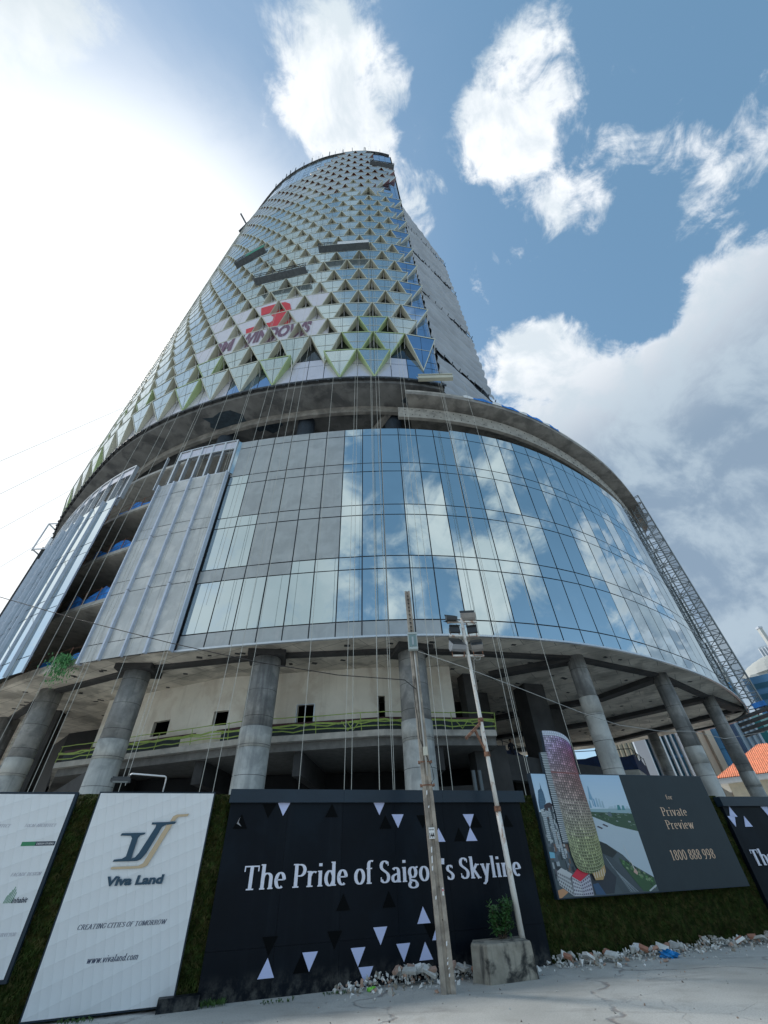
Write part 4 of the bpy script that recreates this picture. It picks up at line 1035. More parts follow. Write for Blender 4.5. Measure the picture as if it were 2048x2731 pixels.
# --- black panels with the slogan and the scattered triangles
def tri(s, z, up, w=.29, h_=.25): return [(s, z), (s + w, z), (s + w / 2, z + h_)] if up else [(s, z + h_), (s + w, z + h_), (s + w / 2, z)]
H3 = thing('advertising_panel', 'large black panel reading The Pride of Saigon\'s Skyline with white triangles', 'advertising panel', wp(3.5, 0), 'panels of the site hoarding')
q = MB(DARKP)
for s0, s1 in ((-.02, 1.2), (1.2, 2.42), (2.42, 3.64), (3.64, 4.86), (4.86, 6.08), (6.08, 7.02)):
    wbox(q, s0 + .002, s1 - .002, 0, .62, -.11, 0.0); wbox(q, s0 + .002, s1 - .002, .624, 2.80, -.11, 0.0)
part('face_sheet', H3, q)
q = MB(DARKF)
for s0, s1 in ((-.06, 2.42), (2.42, 4.86), (4.86, 7.14)): wbox(q, s0 + .002, s1 - .002, 2.80, 3.04, -.11, .09)
part('top_flange', H3, q)
WT = [(.955, 2.57, 0), (3.13, 2.57, 0), (.95, .24, 1), (1.72, .265, 0), (2.645, .265, 0), (2.80, .005, 0), (3.10, .52, 0), (3.57, 2.33, 0), (5.38, 2.32, 0), (5.38, 2.065, 1), (4.56, 2.065, 1), (4.04, .77, 1), (3.57, .265, 0), (4.035, .26, 1), (4.34, .52, 1)]
KT = [(.955, .51, 0), (2.335, 1.04, 1), (2.18, .515, 0), (1.57, .26, 1), (.645, 2.53, 0), (.10, 2.36, 1), (4.18, 2.31, 0), (5.08, 2.065, 1), (5.56, 2.31, 1), (6.42, 2.31, 1), (3.30, 1.04, 1), (4.18, .51, 0), (2.02, 2.54, 1), (3.27, 2.32, 1)]
wn_ = 0
for s, z, u in WT:
    q = MB(TRI_W); plate(q, tri(s, z, u), .001, .014); part('white_triangle', H3, q)
for s, z, u in KT:
    q = MB(TRI_K); plate(q, tri(s, z, u), .001, .009); part('black_triangle', H3, q)
q = MB(mat('torn_edge', (.3, .3, .32), .8)); plate(q, [(.17, 2.45), (.27, 2.40), (.2, 2.47), (.22, 2.56)], .012, .02); part('torn_flap', H3, q)
q = MB(LETTER); serif_text(q, "The Pride of Saigon's Skyline", pl_(.44, 1.415, .0), .36, 6.26, 0.0, .055, .145, .022); part('slogan_lettering', H3, q)
H4 = thing('advertising_panel', 'black panel with white triangles at the right edge, its slogan cut off after The', 'advertising panel', wp(18, 0), 'panels of the site hoarding')
q = MB(DARKP); wbox(q, 13.87, 22, 0, 2.70, -.11, 0); part('face_sheet', H4, q)
q = MB(DARKF); wbox(q, 13.8, 22, 2.70, 2.93, -.11, .10); part('top_flange', H4, q)
for s, z, u in ((13.97, 2.45, 1), (13.74 + .13, 2.22, 0), (14.38, 2.215, 1), (15.40, 2.44, 0), (16.2, .26, 1), (17.0, .5, 0)):
    q = MB(TRI_W); plate(q, tri(s, z, u), .001, .014); part('white_triangle', H4, q)
q = MB(LETTER); serif_text(q, "The Pride of Saigon's Skyline", pl_(14.05, 1.37, .0), .34, 6.0, 0.0, .055, .145, .022); part('slogan_lettering', H4, q)

# --- poster board
H5 = thing('billboard', 'dark billboard with an aerial city picture and copper Private Preview lettering', 'billboard', wp(10.5, 0), 'panels of the site hoarding')
q = MB(DARKF); wbox(q, 7.50, 13.50, .98, 3.45, -.12, .018); q.use(SLATE); q.face(wp(10.45, 1.0, .022), wp(13.47, 1.0, .022), wp(13.47, 3.43, .022), wp(10.45, 3.43, .022)); part('board', H5, q)
for tx, s_, z_, h_, w_ in (('for', 11.84, 2.87, .105, .24), ('Private', 11.47, 2.49, .195, .92), ('Preview', 11.46, 2.20, .195, .98), ('1800 888 998', 11.22, 1.56, .21, 1.53)):
    q = MB(COPPER); serif_text(q, tx, pl_(s_, z_, .026), h_, w_, .0, .045, .11); part('lettering', H5, q)
PR = MB(PRINT); ro = random.Random(11)
PK = [0]
def pp_(pts, col, layer): PR.col = col; wpoly(PR, pts, .022 + .0009 * layer); PR.col = (1, 1, 1)
def clipx(v): return min(10.445, max(7.53, v))
S0, S1, B0, B1 = 7.53, 10.445, 1.0, 3.43
for i in range(10):
    a = B1 - (B1 - 2.6) * i / 10; c = B1 - (B1 - 2.6) * (i + 1) / 10; t = i / 9
    pp_([(S0, c), (S1, c), (S1, a), (S0, a)], (.42 + .12 * t, .60 + .07 * t, .78 + .0 * t), 0)
pp_([(S0, B0), (S1, B0), (S1, 2.6), (S0, 2.6)], (.06, .085, .10), 0)
pp_([(9.04, 2.66), (10.44, 2.66), (10.44, 2.54), (9.04, 2.52)], (.28, .42, .47), 1)
pp_([(9.0, 2.60), (10.44, 2.55), (10.44, 2.14), (9.77, 2.27), (9.05, 2.50)], (.035, .085, .045), 2)
for _ in range(46):
    x = ro.uniform(9.1, 10.35); z = 2.56 - ro.random() * .20 * (x - 8.9); w = ro.uniform(.02, .11); h_ = ro.uniform(.01, .035)
    pp_([(x, z), (x + w, z - .01), (x + w, z + h_ - .01), (x, z + h_)], ro.choice([(.10, .17, .10), (.02, .05, .03), (.30, .36, .36), (.05, .12, .06), (.14, .2, .16)]), 3)
pp_([(9.04, 2.52), (9.77, 2.29), (10.44, 2.17), (10.44, 1.26), (9.91, 1.51), (9.7, 1.71), (9.3, 1.93), (8.9, 2.05)], (.44, .53, .60), 4)
for (x, z, w, h_, c) in ((9.25, 2.72, .02, .45, (.15, .32, .48)), (9.29, 2.70, .05, .18, (.16, .36, .55)), (9.37, 2.70, .06, .2, (.28, .45, .58)), (9.45, 2.69, .07, .19, (.36, .52, .62)), (9.54, 2.68, .06, .15, (.32, .48, .58)), (9.13, 2.68, .06, .16, (.2, .38, .52)),
                        (10.0, 2.63, .12, .11, (.05, .24, .26)), (10.16, 2.63, .10, .10, (.08, .27, .30)), (9.62, 2.50, .14, .09, (.10, .15, .18)), (9.70, 2.66, .2, .05, (.42, .56, .64)), (9.9, 2.66, .1, .07, (.42, .56, .64)), (10.3, 2.66, .1, .05, (.42, .56, .64))):
    pp_([(x, z), (x + w, z), (x + w * .9, z + h_), (x + w * .3, z + h_)], c, 5)
pp_([(9.18, 2.86), (9.30, 2.86), (9.245, 3.17)], (.20, .38, .54), 6)
for x, z in ((9.16, 2.28), (9.35, 2.32)): pp_([(x, z), (x + .14, z - .05), (x + .18, z - .03), (x + .05, z + .02)], (.06, .05, .07), 7)
# embankment roads and trees
pp_([(8.95, 2.05), (9.3, 1.93), (9.55, 1.76), (9.36, 1.66), (9.02, 1.78)], (.012, .02, .022), 6)
pp_([(9.05, 1.85), (9.2, 1.78), (9.6, 1.45), (9.98, 1.02), (9.35, 1.02), (9.05, 1.5)], (.05, .07, .085), 5)
for k in range(6):
    a = .02 * k; pp_([(9.14 + a, 1.70 - a * 2), (9.15 + a, 1.70 - a * 2), (9.60 + a * 2.2, 1.02), (9.585 + a * 2.2, 1.02)], (.36, .42, .46) if k % 2 else (.2, .25, .28), 7)
pp_([(9.55, 1.66), (9.88, 1.47), (10.42, 1.26), (10.43, 1.12), (10.2, 1.01), (9.98, 1.02), (9.6, 1.5)], (.03, .09, .035), 6)
for _ in range(40):
    t = ro.random(); x = 9.62 + .75 * t + ro.uniform(-.05, .05); z = 1.58 - .42 * t + ro.uniform(-.10, .05)
    pp_([(x, z), (x + .06, z - .03), (x + .07, z + .01), (x + .02, z + .03)], ro.choice([(.09, .22, .07), (.015, .05, .02), (.2, .28, .16)]), 7)
pp_([(10.15, 1.03), (10.42, 1.13), (10.43, 1.10), (10.18, 1.01)], (.45, .5, .52), 8)
pp_([(9.80, 1.90), (9.81, 1.90), (9.93, 1.42), (9.91, 1.42)], (.62, .62, .62), 8); pp_([(9.86, 1.38), (9.93, 1.45), (9.99, 1.37), (9.95, 1.32)], (.55, .36, .30), 9)
# left city
pp_([(7.56, 2.63), (7.72, 2.69), (7.80, 2.82), (7.79, 3.02), (7.76, 3.10), (7.745, 3.24), (7.725, 3.10), (7.64, 3.06), (7.57, 2.8)], (.05, .12, .20), 3)
for k in range(9): pp_([(7.62, 2.74 + k * .035), (7.78, 2.76 + k * .03), (7.78, 2.765 + k * .03), (7.62, 2.75 + k * .035)], (.09, .2, .3), 4)
pp_([(7.70, 2.62), (7.98, 2.62), (7.98, 2.76), (7.9, 2.80), (7.80, 2.78), (7.72, 2.74)], (.035, .02, .03), 4)
for _ in range(120):
    x = ro.uniform(7.55, 8.1); z = ro.uniform(1.25, 2.62); w = ro.uniform(.03, .10); h_ = ro.uniform(.02, .16)
    if x + w > 8.16: continue
    pp_([(x, z), (x + w, z), (x + w, z + h_), (x, z + h_)], ro.choice([(.05, .07, .09), (.10, .13, .16), (.45, .50, .52), (.24, .27, .29), (.02, .03, .04), (.16, .10, .08), (.33, .38, .42)]), 5 + ro.random() * .9)
for x, z, w, h_ in ((7.60, 2.05, .10, .55), (7.78, 1.90, .09, .72), (7.9, 1.7, .07, .5)):
    pp_([(x, z), (x + w, z - .03), (x + w, z + h_), (x, z + h_)], (.42, .47, .50), 7)
    for k in range(int(h_ / .04)):
        for c_ in range(3): pp_([(x + .01 + c_ * w / 3, z + .01 + k * .04), (x + .005 + (c_ + .7) * w / 3, z + .01 + k * .04), (x + .005 + (c_ + .7) * w / 3, z + .03 + k * .04), (x + .01 + c_ * w / 3, z + .03 + k * .04)], (.07, .12, .16), 8)
pp_([(7.54, 1.70), (7.68, 1.70), (7.69, 1.80), (7.55, 1.82)], (.16, .42, .56), 8)
# building with the red roof
pp_([(7.58, 1.50), (7.96, 1.44), (8.55, 1.40), (8.52, 1.01), (7.95, 1.01), (7.66, 1.20)], (.10, .10, .12), 9)
pp_([(8.02, 1.36), (8.24, 1.50), (8.52, 1.40), (8.22, 1.26)], (.60, .015, .05), 12)
def facade(p0, p1, p2, p3, nu, nv_, base, dark, L):
    pp_([p0, p1, p2, p3], base, L)
    def q_(u, v): a = [p0[i] + (p1[i] - p0[i]) * u for i in (0, 1)]; b2 = [p3[i] + (p2[i] - p3[i]) * u for i in (0, 1)]; return (a[0] + (b2[0] - a[0]) * v, a[1] + (b2[1] - a[1]) * v)
    for i in range(nu):
        for j in range(nv_):
            u0, u1 = (i + .22) / nu, (i + .80) / nu; v0, v1 = (j + .25) / nv_, (j + .78) / nv_; pp_([q_(u0, v0), q_(u1, v0), q_(u1, v1), q_(u0, v1)], dark, L + 1)
facade((7.96, 1.02), (8.21, 1.01), (8.22, 1.26), (8.02, 1.36), 5, 5, (.52, .54, .58), (.10, .09, .14), 10)
facade((8.22, 1.01), (8.50, 1.01), (8.53, 1.38), (8.22, 1.26), 5, 5, (.46, .46, .54), (.09, .08, .13), 10)
facade((7.62, 1.22), (7.95, 1.02), (7.97, 1.34), (7.64, 1.46), 7, 4, (.46, .48, .50), (.10, .11, .13), 10)
pp_([(7.64, 1.46), (7.97, 1.34), (8.05, 1.40), (7.78, 1.52)], (.50, .52, .54), 11)
pp_([(7.54, 1.13), (7.70, 1.16), (7.82, 1.09), (7.60, 1.0), (7.54, 1.0)], (.52, .27, .14), 10)
pp_([(8.56, 1.20), (8.72, 1.22), (8.86, 1.0), (8.58, 1.02)], (.03, .08, .17), 6); pp_([(8.3, 1.55), (9.05, 1.55), (9.3, 1.3), (9.1, 1.02), (8.54, 1.02)], (.022, .03, .045), 5.5)
part('city_picture', H5, PR)
# cut-out tower rising above the board
CT = MB(PRINT)
def ct(pts, col, L): CT.col = col; wpoly(CT, pts, .06 + .0008 * L); CT.col = (1, 1, 1)
LE = [(1.50, 8.20), (1.75, 8.14), (2.1, 8.15), (2.46, 8.16), (3.14, 8.15), (3.55, 8.16), (3.97, 8.17), (4.47, 8.21)]
RE = [(1.50, 9.02), (1.85, 9.07), (2.32, 9.09), (2.74, 9.08), (3.17, 9.06), (3.61, 9.04), (4.0, 9.06), (4.47, 9.08)]
def interp(tab, z):
    for (a, b), (c, d) in zip(tab, tab[1:]):
        if z <= c: return b + (d - b) * (z - a) / (c - a)
    return tab[-1][1]
def topz(u): return 4.49 + .015 * math.sin(u * 3.1) - .27 * max(0, u - .35) ** 2.2 / .39
bd = MB(DARKF)
out_ = [(interp(LE, z), z) for z in (1.5, 2.1, 3.14, 3.97, 4.4)] + [(8.21 + .87 * u, topz(u)) for u in (0, .2, .4, .6, .8, 1)] + [(interp(RE, z), z) for z in (4.0, 3.17, 2.32, 1.5)]
n_ = len(out_); P = [wp(s, z, -.06) for s, z in out_] + [wp(s, z, .055) for s, z in out_]; bd.idx(P, [tuple(range(n_, 2 * n_))] + [(i, (i + 1) % n_, n_ + (i + 1) % n_, n_ + i) for i in range(n_)])
an = [(7.98, 1.96), (7.97, 3.0), (8.0, 3.95), (8.2, 3.97), (8.2, 1.96)]; P = [wp(s, z, -.06) for s, z in an] + [wp(s, z, .045) for s, z in an]; bd.idx(P, [tuple(range(5, 10))] + [(i, (i + 1) % 5, 5 + (i + 1) % 5, 5 + i) for i in range(5)])
bd.face(*[wp(s, z, -.062) for s, z in reversed(out_)])
part('cut_out_backing', H5, bd)
rows_ = 52; colsn = 17
def lerpt(tab, v):
    for (a, ca), (c, cc2) in zip(tab, tab[1:]):
        if v <= c: t = (v - a) / (c - a); return [ca[i] + (cc2[i] - ca[i]) * t for i in range(3)]
    return list(tab[-1][1])
TL_ = [(0, (.26, .29, .15)), (.18, (.38, .42, .24)), (.38, (.42, .38, .34)), (.62, (.46, .34, .34)), (.84, (.48, .40, .60)), (.93, (.55, .52, .72)), (1, (.62, .68, .80))]
TR2 = [(0, (.28, .34, .15)), (.18, (.38, .40, .18)), (.38, (.34, .27, .22)), (.62, (.40, .19, .18)), (.84, (.36, .07, .14)), (.93, (.34, .12, .40)), (1, (.60, .62, .78))]
def tcol(v, u, r3):
    a = lerpt(TL_, v); c = lerpt(TR2, v); w = min(1, max(0, (u - .15) / .75)); k_ = .75 + .85 * r3 * r3 * (1.25 if u < .6 else .8)
    return tuple(min(1, (a[i] + (c[i] - a[i]) * w) * k_) for i in range(3))
for j in range(rows_):
    v0 = j / rows_; v1 = (j + 1) / rows_
    for i in range(colsn):
        u0 = i / colsn; u1 = (i + 1) / colsn
        # bands bulge downwards towards the base
        def Q(u, v):
            bend = (1 - v) * .16 * (4 * (u - .5) ** 2 - 1) * (1 if v < .97 else 0)
            zt_ = topz(u); z = 1.55 + (zt_ - 1.55) * v + bend * (1 if v > 0 else 1); zz = min(max(z, 1.5), 4.49)
            uu = .5 + .5 * math.sin((u - .5) * math.pi * .92) / math.sin(math.pi * .46); return (interp(LE, zz) + (interp(RE, zz) - interp(LE, zz)) * uu, z)
        r3 = ro.random(); c = tcol(v0, u0, r3 if v0 < .97 else .6); dk_ = tuple(x * .36 for x in c)
        if v0 > .955: dk_ = (.40, .45, .55); c = (.66, .72, .82)
        ct([Q(u0, v0), Q(u1, v0), Q(u1, v1), Q(u0, v1)], dk_, 1)
        sh = .5 * (j % 2) / colsn
        ct([Q(u0 + .1 / colsn, v0 + .1 / rows_), Q(u0 + .75 / colsn, v0 + .1 / rows_), Q(u0 + .45 / colsn, v1 - .15 / rows_)], c, 2)
        if v0 < .45: ct([Q(u0, v1 - .14 / rows_), Q(u1, v1 - .14 / rows_), Q(u1, v1), Q(u0, v1)], (.46, .50, .30) if v0 < .2 else (.50, .46, .38), 3)
    if j in (32, 21): 
        pass
for v in (.66,): ct([(interp(LE, 3.46), 3.46), (interp(RE, 3.46), 3.43), (interp(RE, 3.46), 3.46), (interp(LE, 3.46), 3.49)], (.22, .07, .07), 4)
for j in range(50):
    z = 2.0 + j * .039; x0 = 7.985 + .004 * math.sin(j); ct([(x0, z), (8.19, z + .01), (8.19, z + .024), (x0, z + .018)], (.50, .55, .58), 1); 
ct([(7.985, 1.97), (8.2, 1.97), (8.2, 3.95), (8.01, 3.94)], (.10, .12, .14), -5)
ct([(8.20, 1.52), (8.62, 1.40), (9.01, 1.42), (9.02, 1.56), (8.7, 1.50), (8.25, 1.60)], (.22, .22, .12), 0)
ct([(8.60, 1.40), (8.64, 1.27), (8.86, 1.27), (9.0, 1.41), (9.02, 1.54), (8.8, 1.42)], (.45, .30, .13), 5)
for k in range(5): ct([(8.64 + .07 * k, 1.30 + .01 * k), (8.66 + .07 * k, 1.30 + .01 * k), (8.66 + .075 * k, 1.41 + .015 * k), (8.64 + .075 * k, 1.41 + .015 * k)], (.62, .58, .5), 6)
part('cut_out_tower', H5, CT)

# --- floodlight on a bent pipe above the developer panel
F1 = thing('floodlight', 'black floodlight on a white bent pipe above the white developer panel', 'floodlight', wp(-1.42, 2.9))
q = MB(WHITEP); q.tube([wp(-1.42, 2.7, -.15), wp(-1.42, 3.22, -.1), wp(-1.425, 3.255, -.05), wp(-1.45, 3.265, 0), wp(-2.02, 3.25, .35), wp(-2.05, 3.23, .37), wp(-2.05, 3.17, .38)], .014, 8); part('bent_pipe', F1, q, smooth=True)
q = MB(STEEL); c = wp(-2.18, 3.13, .40); q.box(c, (.34, .22, .05), .42); q.box(c + Vector((0, 0, .035)), (.30, .18, .03), .42); part('housing', F1, q)
q = MB(mat('lamp_glass', (.35, .40, .42), .2)); q.box(c - Vector((0, 0, .028)), (.26, .16, .008), .42); part('lens', F1, q)

# ================================================================== STREET POLES
PL_ = thing('utility_pole', 'tall weathered concrete utility pole with a number plate in front of the black panel', 'utility pole', (.75, 10.72, 0))
q = MB(POLEC)
n = 26
def pole_at(z): f = z / 7.8; return Vector((.75 - .165 * f, 10.72, z)), .245 - .095 * f
for i in range(n):
    z0 = 7.8 * i / n; z1 = 7.8 * (i + 1) / n; a, w0 = pole_at(z0); c, w1 = pole_at(z1)
    def ring(p, w): d_ = w * .42; return [p + Vector(v) for v in ((-w / 2, -d_, 0), (-w * .16, -d_, 0), (-w * .12, -d_ * .62, 0), (w * .12, -d_ * .62, 0), (w * .16, -d_, 0), (w / 2, -d_, 0), (w / 2, d_, 0), (-w / 2, d_, 0))]
    r0 = ring(a, w0); r1 = ring(c, w1)
    q.idx(r0 + r1, [(k, (k + 1) % 8, 8 + (k + 1) % 8, 8 + k) for k in range(8)] + ([tuple(range(8, 16))] if i == n - 1 else []))
part('shaft', PL_, q)
q = MB(BLACKM)
for k in range(10): a, w = pole_at(6.55 + k * .12); q.box(a + Vector((0, -w * .43, 0)), (.05, .012, .02))
for z in (1.35, 2.3, 3.0, .9): a, w = pole_at(z); q.box(a + Vector((.03, -w * .27, 0)), (.022, .012, .03), M=Matrix.Rotation(.78, 3, 'Y'))
part('step_hole', PL_, q, kind='stuff')
q = MB(WHITEP)
for z, h_, dxx in ((.22, .05, .04), (.30, .03, .045), (.36, .05, .03), (.42, .03, .04), (1.75, .12, -.06), (1.9, .10, -.05), (1.62, .08, -.07), (1.2, .06, -.06), (2.85, .09, -.03), (2.6, .05, -.02), (.60, .07, .05)):
    a, w = pole_at(z); y_ = -w * .42 - .003; q.face(a + Vector((dxx - .014, y_, -h_ / 2)), a + Vector((dxx + .01, y_, -h_ / 2 + .01)), a + Vector((dxx + .016, y_, h_ / 2)), a + Vector((dxx - .01, y_, h_ / 2 - .015)))
part('paint_spot', PL_, q, kind='stuff')
a, w = pole_at(2.16)
q = MB(WHITEP); q.box(a + Vector((-.01, -w * .44, 0)), (.12, .012, .18)); part('number_plate', PL_, q)
q = MB(BLACKM); sans_text(q, '144', lambda u, v, o: a + Vector((-.06 + u, -w * .44 - .008 - o, -.07 + v)), .075, .10, 0, 0, .05); sans_text(q, 'BEN NGHE', lambda u, v, o: a + Vector((-.055 + u, -w * .44 - .008 - o, .045 + v)), .022, .09, 0, 0, .03); part('plate_number', PL_, q)
a1, w = pole_at(1.28); q = MB(WHITEP, BRED); q.box(a1 + Vector((.085, -w * .43, 0)), (.03, .01, .11)); q.use(BRED); q.box(a1 + Vector((.085, -w * .43 - .006, .02)), (.02, .004, .03)); part('sticker', PL_, q)
# lamp, conduit, clamps, junction box
q = MB(mat('lamp_housing', (.40, .46, .46), .4)); a, w = pole_at(6.2); lc = a + Vector((.0, -.16, 0)); q.box(lc, (.25, .10, .48)); q.box(lc + Vector((0, .06, 0)), (.20, .10, .40)); q.box(lc + Vector((0, -.055, .21)), (.25, .03, .05)); q.box(lc + Vector((0, -.055, -.20)), (.25, .03, .06)); part('lamp_head', PL_, q)
q = MB(mat('lamp_lens', (.20, .28, .27), .12, metal=.3)); q.box(lc + Vector((0, -.058, .01)), (.19, .012, .33)); q.use(MATS['lamp_glass']); q.box(lc + Vector((0, -.066, .0)), (.05, .01, .22)); part('lens', PL_, q)
q = MB(mat('conduit', (.42, .42, .40), .5)); pts = [pole_at(z)[0] + Vector((.02, -pole_at(z)[1] * .44 - .02, 0)) for z in (3.15, 3.6, 4.2, 4.8, 5.4, 5.95)]; q.tube(pts, .02, 8); part('conduit', PL_, q, smooth=True)
q = MB(mat('junction_box', (.55, .54, .46), .5)); a, w = pole_at(3.62); q.box(a + Vector((.03, -w * .46 - .05, 0)), (.10, .08, .17)); part('junction_box', PL_, q)
q = MB(RUST)
for z in (3.42, 2.98):
    a, w = pole_at(z); q.tube([a + Vector((-w * .7, -w * .44, 0)), a + Vector((0, -w * .47, .01)), a + Vector((w * .7, -w * .44, 0))], .014, 6); q.tube([a + Vector((-w * .7, w * .44, 0)), a + Vector((w * .7, w * .44, 0))], .014, 6)
    for sd in (-1, 1): q.box(a + Vector((sd * w * .68, -w * .44, 0)), (.035, .04, .05)); q.beam(a + Vector((sd * w * .66, -w * .44, 0)), a + Vector((sd * w * .66, w * .44, 0)), .02)
part('clamp', PL_, q)
q = MB(BLACKM); pts = [pole_at(z)[0] + Vector((dx_, -pole_at(z)[1] * .44 - .01, 0)) for z, dx_ in ((5.25, -.05), (5.0, -.10), (4.6, -.09), (4.3, -.06), (3.9, -.07), (3.7, .0), (3.5, .06), (3.3, .14), (3.1, .16), (3.0, .08))]; q.tube(pts, .007, 5); part('loose_cable', PL_, q, smooth=True)

MS = thing('floodlight_mast', 'slim white rust-stained steel mast carrying three tiers of floodlights, standing in the planter', 'floodlight mast', (2.42, 11.96, .5))
def mast_at(z): f = (z - .5) / 7.0; return Vector((2.42 - .13 * f, 11.96 + .02 * f, z))
q = MB(MASTW); q.tube([mast_at(z) for z in (.45, 1.5, 2.6)], .062, 14); q.tube([mast_at(z) for z in (2.6, 3.4, 4.4, 5.5, 6.6, 7.5)], .055, 14, .048); part('shaft', MS, q, smooth=True)
q = MB(RUST)
for z in (2.62, 3.75, 4.55): a = mast_at(z); q.cyl(a.x, a.y, z - .05, z + .05, .078, seg=12)
a = mast_at(4.5); b2 = a + Vector((-.50, -.25, -.42)); q.beam(a, b2, .06); q.beam(mast_at(3.75), a.lerp(b2, .45), .05); part('bracket', MS, q)
tiers = (6.30, 6.92, 7.38)
for i, z in enumerate(tiers):
    a = mast_at(z); q = MB(MASTW); d_ = Vector((.93, .05, -.02)).normalized(); q.beam(a - d_ * .46, a + d_ * .46, .07, .05); part('cross_arm', MS, q)
HS = mat('floodlight_housing', (.30, .29, .28), .5, metal=.4, var=.2); HD = mat('floodlight_dark', (.03, .035, .04), .35); HA = mat('floodlight_aluminium', (.45, .47, .50), .35, metal=.6)
def flood(c, w, hgt, dep, tilt, rz, m, nm='floodlight_head'):
    o = thing(nm, 'floodlight', 'x'); 
    for k_ in ('label', 'category'): del o[k_]
    o.location = Vector(c) - Vector(WL[MS.name]); o.parent = MS; WL[o.name] = tuple(c)
    M_ = Matrix.Rotation(rz, 3, 'Z') @ Matrix.Rotation(tilt, 3, 'X')
    q = MB(m); n = 8; prof = [(-dep * .5, -hgt / 2), (-dep * .5, hgt / 2)] + [(-dep * .5 + dep * math.sin(R(180 * k / n)) ** .7 * 1.0, hgt / 2 * math.cos(R(180 * k / n))) for k in range(1, n)]
    P = [Vector(c) + M_ @ Vector((sx_ * w / 2, y, z)) for sx_ in (-1, 1) for y, z in prof]; k_ = len(prof)
    q.idx(P, [tuple(range(k_)), tuple(range(2 * k_ - 1, k_ - 1, -1))] + [(i, k_ + i, k_ + (i + 1) % k_, (i + 1) % k_) for i in range(k_)])
    part('housing', o, q)
    q = MB(HD); P = [Vector(c) + M_ @ Vector((x * w * .46, -dep * .5 - .006, z * hgt * .44)) for x, z in ((-1, -1), (1, -1), (1, 1), (-1, 1))]; q.face(*P)
    P = [Vector(c) + M_ @ Vector(v) for v in ((-w / 2 - .01, -dep * .5 - .07, hgt / 2 + .03), (w / 2 + .01, -dep * .5 - .07, hgt / 2 + .03), (w / 2 + .01, -dep * .5, hgt / 2), (-w / 2 - .01, -dep * .5, hgt / 2))]; q.face(*P)
    part('lens', o, q)
    q = MB(RUST); q.beam(Vector(c) + Vector((-w * .4, 0, -hgt * .88)), Vector(c) + Vector((w * .4, 0, -hgt * .88)), .015); q.beam(Vector(c) + Vector((-w * .4, 0, -hgt * .4)), Vector(c) + Vector((-w * .4, .0, -hgt * .9)), .02); q.beam(Vector(c) + Vector((w * .4, 0, -hgt * .4)), Vector(c) + Vector((w * .4, 0, -hgt * .9)), .02); part('yoke', o, q)
a = mast_at(6.30); flood(a + Vector((-.30, -.08, .25)), .44, .34, .26, -.85, .25, HA); flood(a + Vector((.29, -.05, .22)), .34, .27, .24, -.9, -.15, HS)
a = mast_at(6.92); flood(a + Vector((-.29, -.02, .17)), .32, .20, .13, -.2, .15, HD); flood(a + Vector((.25, -.02, .14)), .30, .20, .13, -.2, -.15, HD)
a = mast_at(7.38); flood(a + Vector((.22, .02, .16)), .44, .26, .28, -1.1, 0, HS); flood(a + Vector((-.32, .0, .10)), .36, .14, .2, -1.4, .3, HD)
q = MB(HD); a = mast_at(7.38); q.face(a + Vector((-.62, -.1, 0)), a + Vector((-.25, -.25, -.05)), a + Vector((-.08, .0, .0)), a + Vector((-.40, .12, .04))); part('shade_plate', MS, q)
q = MB(MATS['conduit'])
for z0, dx_ in ((7.2, -.07), (6.8, -.09), (6.2, .1)): a = mast_at(z0); q.tube([a + Vector((dx_ * 3, -.05, .1)), a + Vector((dx_ * 1.2, -.08, -.05)), mast_at(z0 - .4) + Vector((dx_ * .7, -.06, 0)), mast_at(z0 - .9) + Vector((dx_ * .6, -.06, 0))], .008, 5)
a = mast_at(6.28); q.tube([a + Vector((.12, -.05, -.03)), a + Vector((.2, -.06, -.14)), a + Vector((.3, -.06, -.13)), a + Vector((.34, -.05, -.02))], .008, 5)
part('loose_cable', MS, q, smooth=True)

# planter block
pf = [(1.29, 11.43), (1.57, 11.18), (2.50, 11.53), (2.42, 12.25), (1.40, 12.0)]
PB = thing('planter', 'weathered square concrete planter block blackened down its left side', 'planter', (1.9, 11.7, 0))
q = MB(PLANT)
def ringp(sc_, z, cx=1.9, cy=11.75): return [(cx + (x - cx) * sc_, cy + (y - cy) * sc_, z + rnd.uniform(-.006, .006)) for x, y in pf]
rings = [ringp(1.03, 0), ringp(1.0, .16), ringp(.985, .34), ringp(.975, .47), ringp(.95, .50), ringp(.55, .505), ringp(.3, .507)]
P = [p for r_ in rings for p in r_]; q.idx(P, [(j * 5 + i, j * 5 + (i + 1) % 5, (j + 1) * 5 + (i + 1) % 5, (j + 1) * 5 + i) for j in range(6) for i in range(5)] + [tuple(range(30, 35))])
part('block', PB, q)
# shrub
SB = thing('shrub', 'small leafy green shrub growing in the concrete planter beside the mast', 'shrub', (2.05, 11.85, .42))
q = MB(BARK); rs = random.Random(5); tips = []
for k in range(11):
    b0 = Vector((2.02 + rs.uniform(-.05, .05), 11.85, .42)); t_ = Vector((2.02 + rs.uniform(-.27, .24), 11.85 + rs.uniform(-.22, .2), .42 + rs.uniform(.25, .66)))
    mid = b0.lerp(t_, .5) + Vector((rs.uniform(-.06, .06), rs.uniform(-.05, .05), .05)); q.tube([b0, mid, t_], .010, 5, .003); tips += [(mid, t_, f) for f in [x / 9 for x in range(10)]]
part('stem', SB, q)
q = MB(LEAF_D)
def leaf(mb, p, d, l, w):
    d = d.normalized(); sd = d.cross(Vector((rs.uniform(-.3, .3), rs.uniform(-.3, .3), 1))).normalized() * w
    m1 = p + d * l * .45; u = Vector((0, 0, .012)); mb.face(p, m1 + sd, p + d * l, m1 + u); mb.face(p, m1 + u, p + d * l, m1 - sd)
